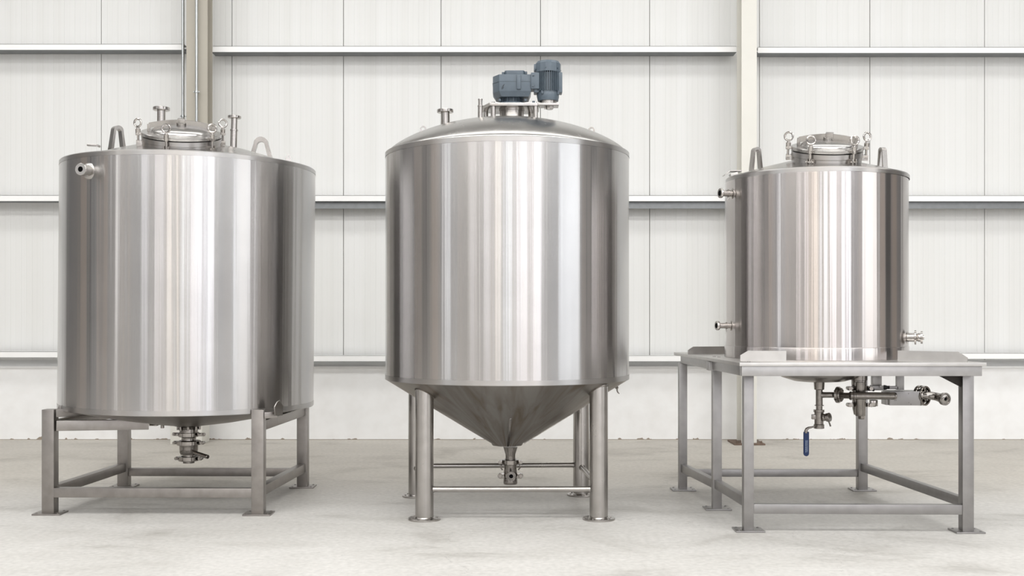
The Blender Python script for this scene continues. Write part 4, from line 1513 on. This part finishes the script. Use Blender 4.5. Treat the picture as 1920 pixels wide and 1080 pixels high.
# transfer line
m = MB()
fz = q(1571.5, 740.3)
m.ring(fz, (0.80, -0.60, 0), rr(15.3), rr(5), 0.022, 40, 0.002)
m.ring(fz + Vector((0.016, -0.010, 0)), (0.80, -0.60, 0), rr(13), rr(5), 0.016, 40, 0.002)
for k in range(4):
    a = 2 * PI * k / 4 + PI / 4
    p = fz + Vector((0.6 * math.cos(a) * rr(10.5), 0.8 * math.cos(a) * rr(10.5), math.sin(a) * rr(10.5)))
    m.cyl(p - Vector((0.016, -0.012, 0)), p + Vector((0.024, -0.018, 0)), 0.007, seg=8)
m.build('pipe_flange', M_FITP, t3)
m = MB()
ty = yc - 0.14
m.cyl(q(1574, 741.5, yc - 0.03), q(1596, 742, ty), rr(5.6), seg=32)
A = q(1593, 742, ty)
B = q(1681, 742.5, ty)
d = (B - A).normalized()
L = (B - A).length
m.lathe([(rr(6.8), 0), (rr(8), 0.004), (rr(8), 0.012), (rr(6.6), 0.016), (rr(6.6), 0.022), (rr(8.2), 0.026), (rr(8.2), 0.036), (rr(6.8), 0.042), (rr(6.6), L - 0.04), (rr(6.9), L - 0.038), (rr(6.9), L - 0.012), (rr(5.8), L - 0.003), (rr(3), L)], A, d, 40)
m.build('transfer_pipe', M_FIT, t3)
# bottom valve body hanging behind the pipe
bx_ = X_at(1611, yc)
m = MB()
m.lathe([(rr(15), zz(704)), (rr(15), zz(713)), (rr(14), zz(713.5)), (rr(14), zz(722)), (rr(13.3), zz(722.5)), (rr(13), zz(735)), (rr(12.5), zz(760)), (rr(12.0), zz(766)), (rr(9.5), zz(778))], (X_at(1613, yc), yc + 0.03, 0), seg=48)
bv = m.build('bottom_valve', M_FIT, t3)
m = MB()
m.lathe([(rr(10), zz(716)), (rr(10), zz(750)), (rr(9.3), zz(752)), (rr(9.3), zz(777)), (rr(8.6), zz(778.5))], (X_at(1608.5, yc), yc - 0.06, 0), seg=36)
m.lathe([(rr(6.5), zz(778)), (rr(6.5), zz(783)), (rr(5.5), zz(784.5))], (X_at(1611, yc), yc - 0.06, 0), seg=6)
m.build('valve_stem', M_FIT, bv)
for py, ro, th in ((758, 14.5, 0.03), (727, 15.5, 0.036)):
    m = MB()
    m.ring((X_at(1611, yc), yc - 0.02, zz(py)), (0, 0, 1), rr(ro), rr(11), th)
    for sg, pxs in ((-1, 1594), (1, 1628)):
        p = q(pxs, py + 1, yc - 0.03)
        m.beam(p + Vector((-0.02, 0, 0)), p + Vector((0.02, 0, 0)), 0.05, 0.030, 0.003)
        m.cyl(p + Vector((sg * 0.01, -0.045, 0)), p + Vector((sg * 0.01, 0.03, 0)), 0.015, seg=10)
    m.build('valve_clamp', M_FITP, bv)
m = MB()
# right hand clamp arm
m.box(tuple(q(1633, 762, yc - 0.02)), tuple(q(1642.5, 749, yc + 0.03)), 0.006)
m.box(tuple(q(1622, 763, yc - 0.01)), tuple(q(1640, 757.5, yc + 0.02)), 0.004)
m.build('clamp_arm', M_FITP, bv)
m = MB()
m.box(tuple(q(1628, 733, yc - 0.06)), tuple(q(1635.5, 726.5, yc - 0.02)), 0.003)
m.cyl(q(1637.5, 731.5, yc - 0.06), q(1637.5, 731.5, yc), 0.010, seg=10)
m.build('black_connector', M_BLACK, bv)
m = MB()
m.box(tuple(q(1636.5, 722.5, yc + 0.02)), tuple(q(1649.5, 700, yc + 0.07)), 0.002)
m.box(tuple(q(1636.5, 732, yc)), tuple(q(1650, 722, yc + 0.08)), 0.003)
m.cyl(q(1651.5, 725, yc - 0.01), q(1651.5, 725, yc + 0.05), 0.010, seg=10)
m.build('hanger', M_FRAME3, t3)
m = MB()
m.box(tuple(q(1682, 731, yc)), tuple(q(1692, 698, yc + 0.04)), 0.002)
m.build('hanger', M_FRAME3, t3)
m = MB()
m.box(tuple(q(1668.5, 760.3, yc - 0.06)), tuple(q(1711.5, 731, yc + 0.10)), 0.002)
m.box(tuple(q(1662, 759.5, yc - 0.02)), tuple(q(1669, 733, yc + 0.10)), 0.002)
jb = m.build('junction_box', M_FRAME3, t3)
m = MB()
m.box(tuple(q(1668, 730, yc)), tuple(q(1681, 723.5, yc + 0.04)), 0.002)
m.build('cable_duct', M_FRAME3, jb)
m = MB()
p = q(1656.5, 726.5, yc + 0.02)
m.lathe([(0.016, 0), (0.019, 0.005), (0.017, 0.02), (0.013, 0.028), (0.013, 0.047)], p, (1, 0, 0), 20)
m.build('cable_gland', M_BLACK, jb)
for px, py in ((1677.5, 751), (1680, 750.5), (1704, 755), (1708, 758), (1703.5, 738)):
    p = q(px, py, yc - 0.061)
    MB().cyl(p, p - Vector((0, 0.002, 0)), 0.0022, seg=8).build('box_screw', M_DARK, jb)
m = MB()
A = q(1709, 740.8, yc + 0.03)
B = q(1739, 741.3, yc)
m.cyl(A, B, rr(7.6), seg=36)
m.lathe([(rr(8.2), 0), (rr(8.2), 0.03)], q(1720.5, 741.2, yc + 0.01), (1, -0.1, 0), 36)
# elbow turning to the viewer
pts = [q(1736, 741.3, yc), q(1746, 742, yc - 0.005), q(1755, 743.5, yc - 0.02), q(1762, 745.5, yc - 0.05), q(1767, 747, yc - 0.09)]
m.tube(pts, [rr(7.6), rr(7.5), rr(7.6), rr(8.3), rr(9.5)], 28)
op = m.build('outlet_pipe', M_FITP, t3)
m = MB()
c = q(1729, 741.8, yc)
wd = Vector((0.62, -0.78, 0)).normalized()
m.ring(c - wd * 0.02, wd, rr(19), rr(15.8), 0.026, 44, 0.002)
m.ring(c + wd * 0.022, wd, rr(18.6), rr(15.6), 0.020, 44, 0.002)
u, v, _ = basis(wd)
for k in range(4):
    a = PI / 2 * k + PI / 4
    dd = (u * math.cos(a) + v * math.sin(a))
    m.beam(c + dd * rr(7), c + dd * rr(17.5), 0.012, 0.030, 0.001, wd)
m.build('ring_wheel', M_FITP, op)
m = MB()
fc = q(1770, 748, yc - 0.10)
fd = Vector((0.30, -0.95, 0)).normalized()
m.lathe([(rr(9.5), -0.02), (rr(11.8), -0.006), (rr(11.9), 0.0), (rr(11.9), 0.016), (rr(11.2), 0.020), (rr(8.8), 0.020), (rr(8.2), 0.014), (rr(5), 0.014), (rr(3.2), 0.017), (rr(3.0), 0.0)], fc, fd, 44, False, False)
fe = m.build('end_ferrule', M_FITP, op)
MB().cyl(fc, fc + fd * 0.0135, rr(3.1), seg=28).build('bore', M_DARK, op)
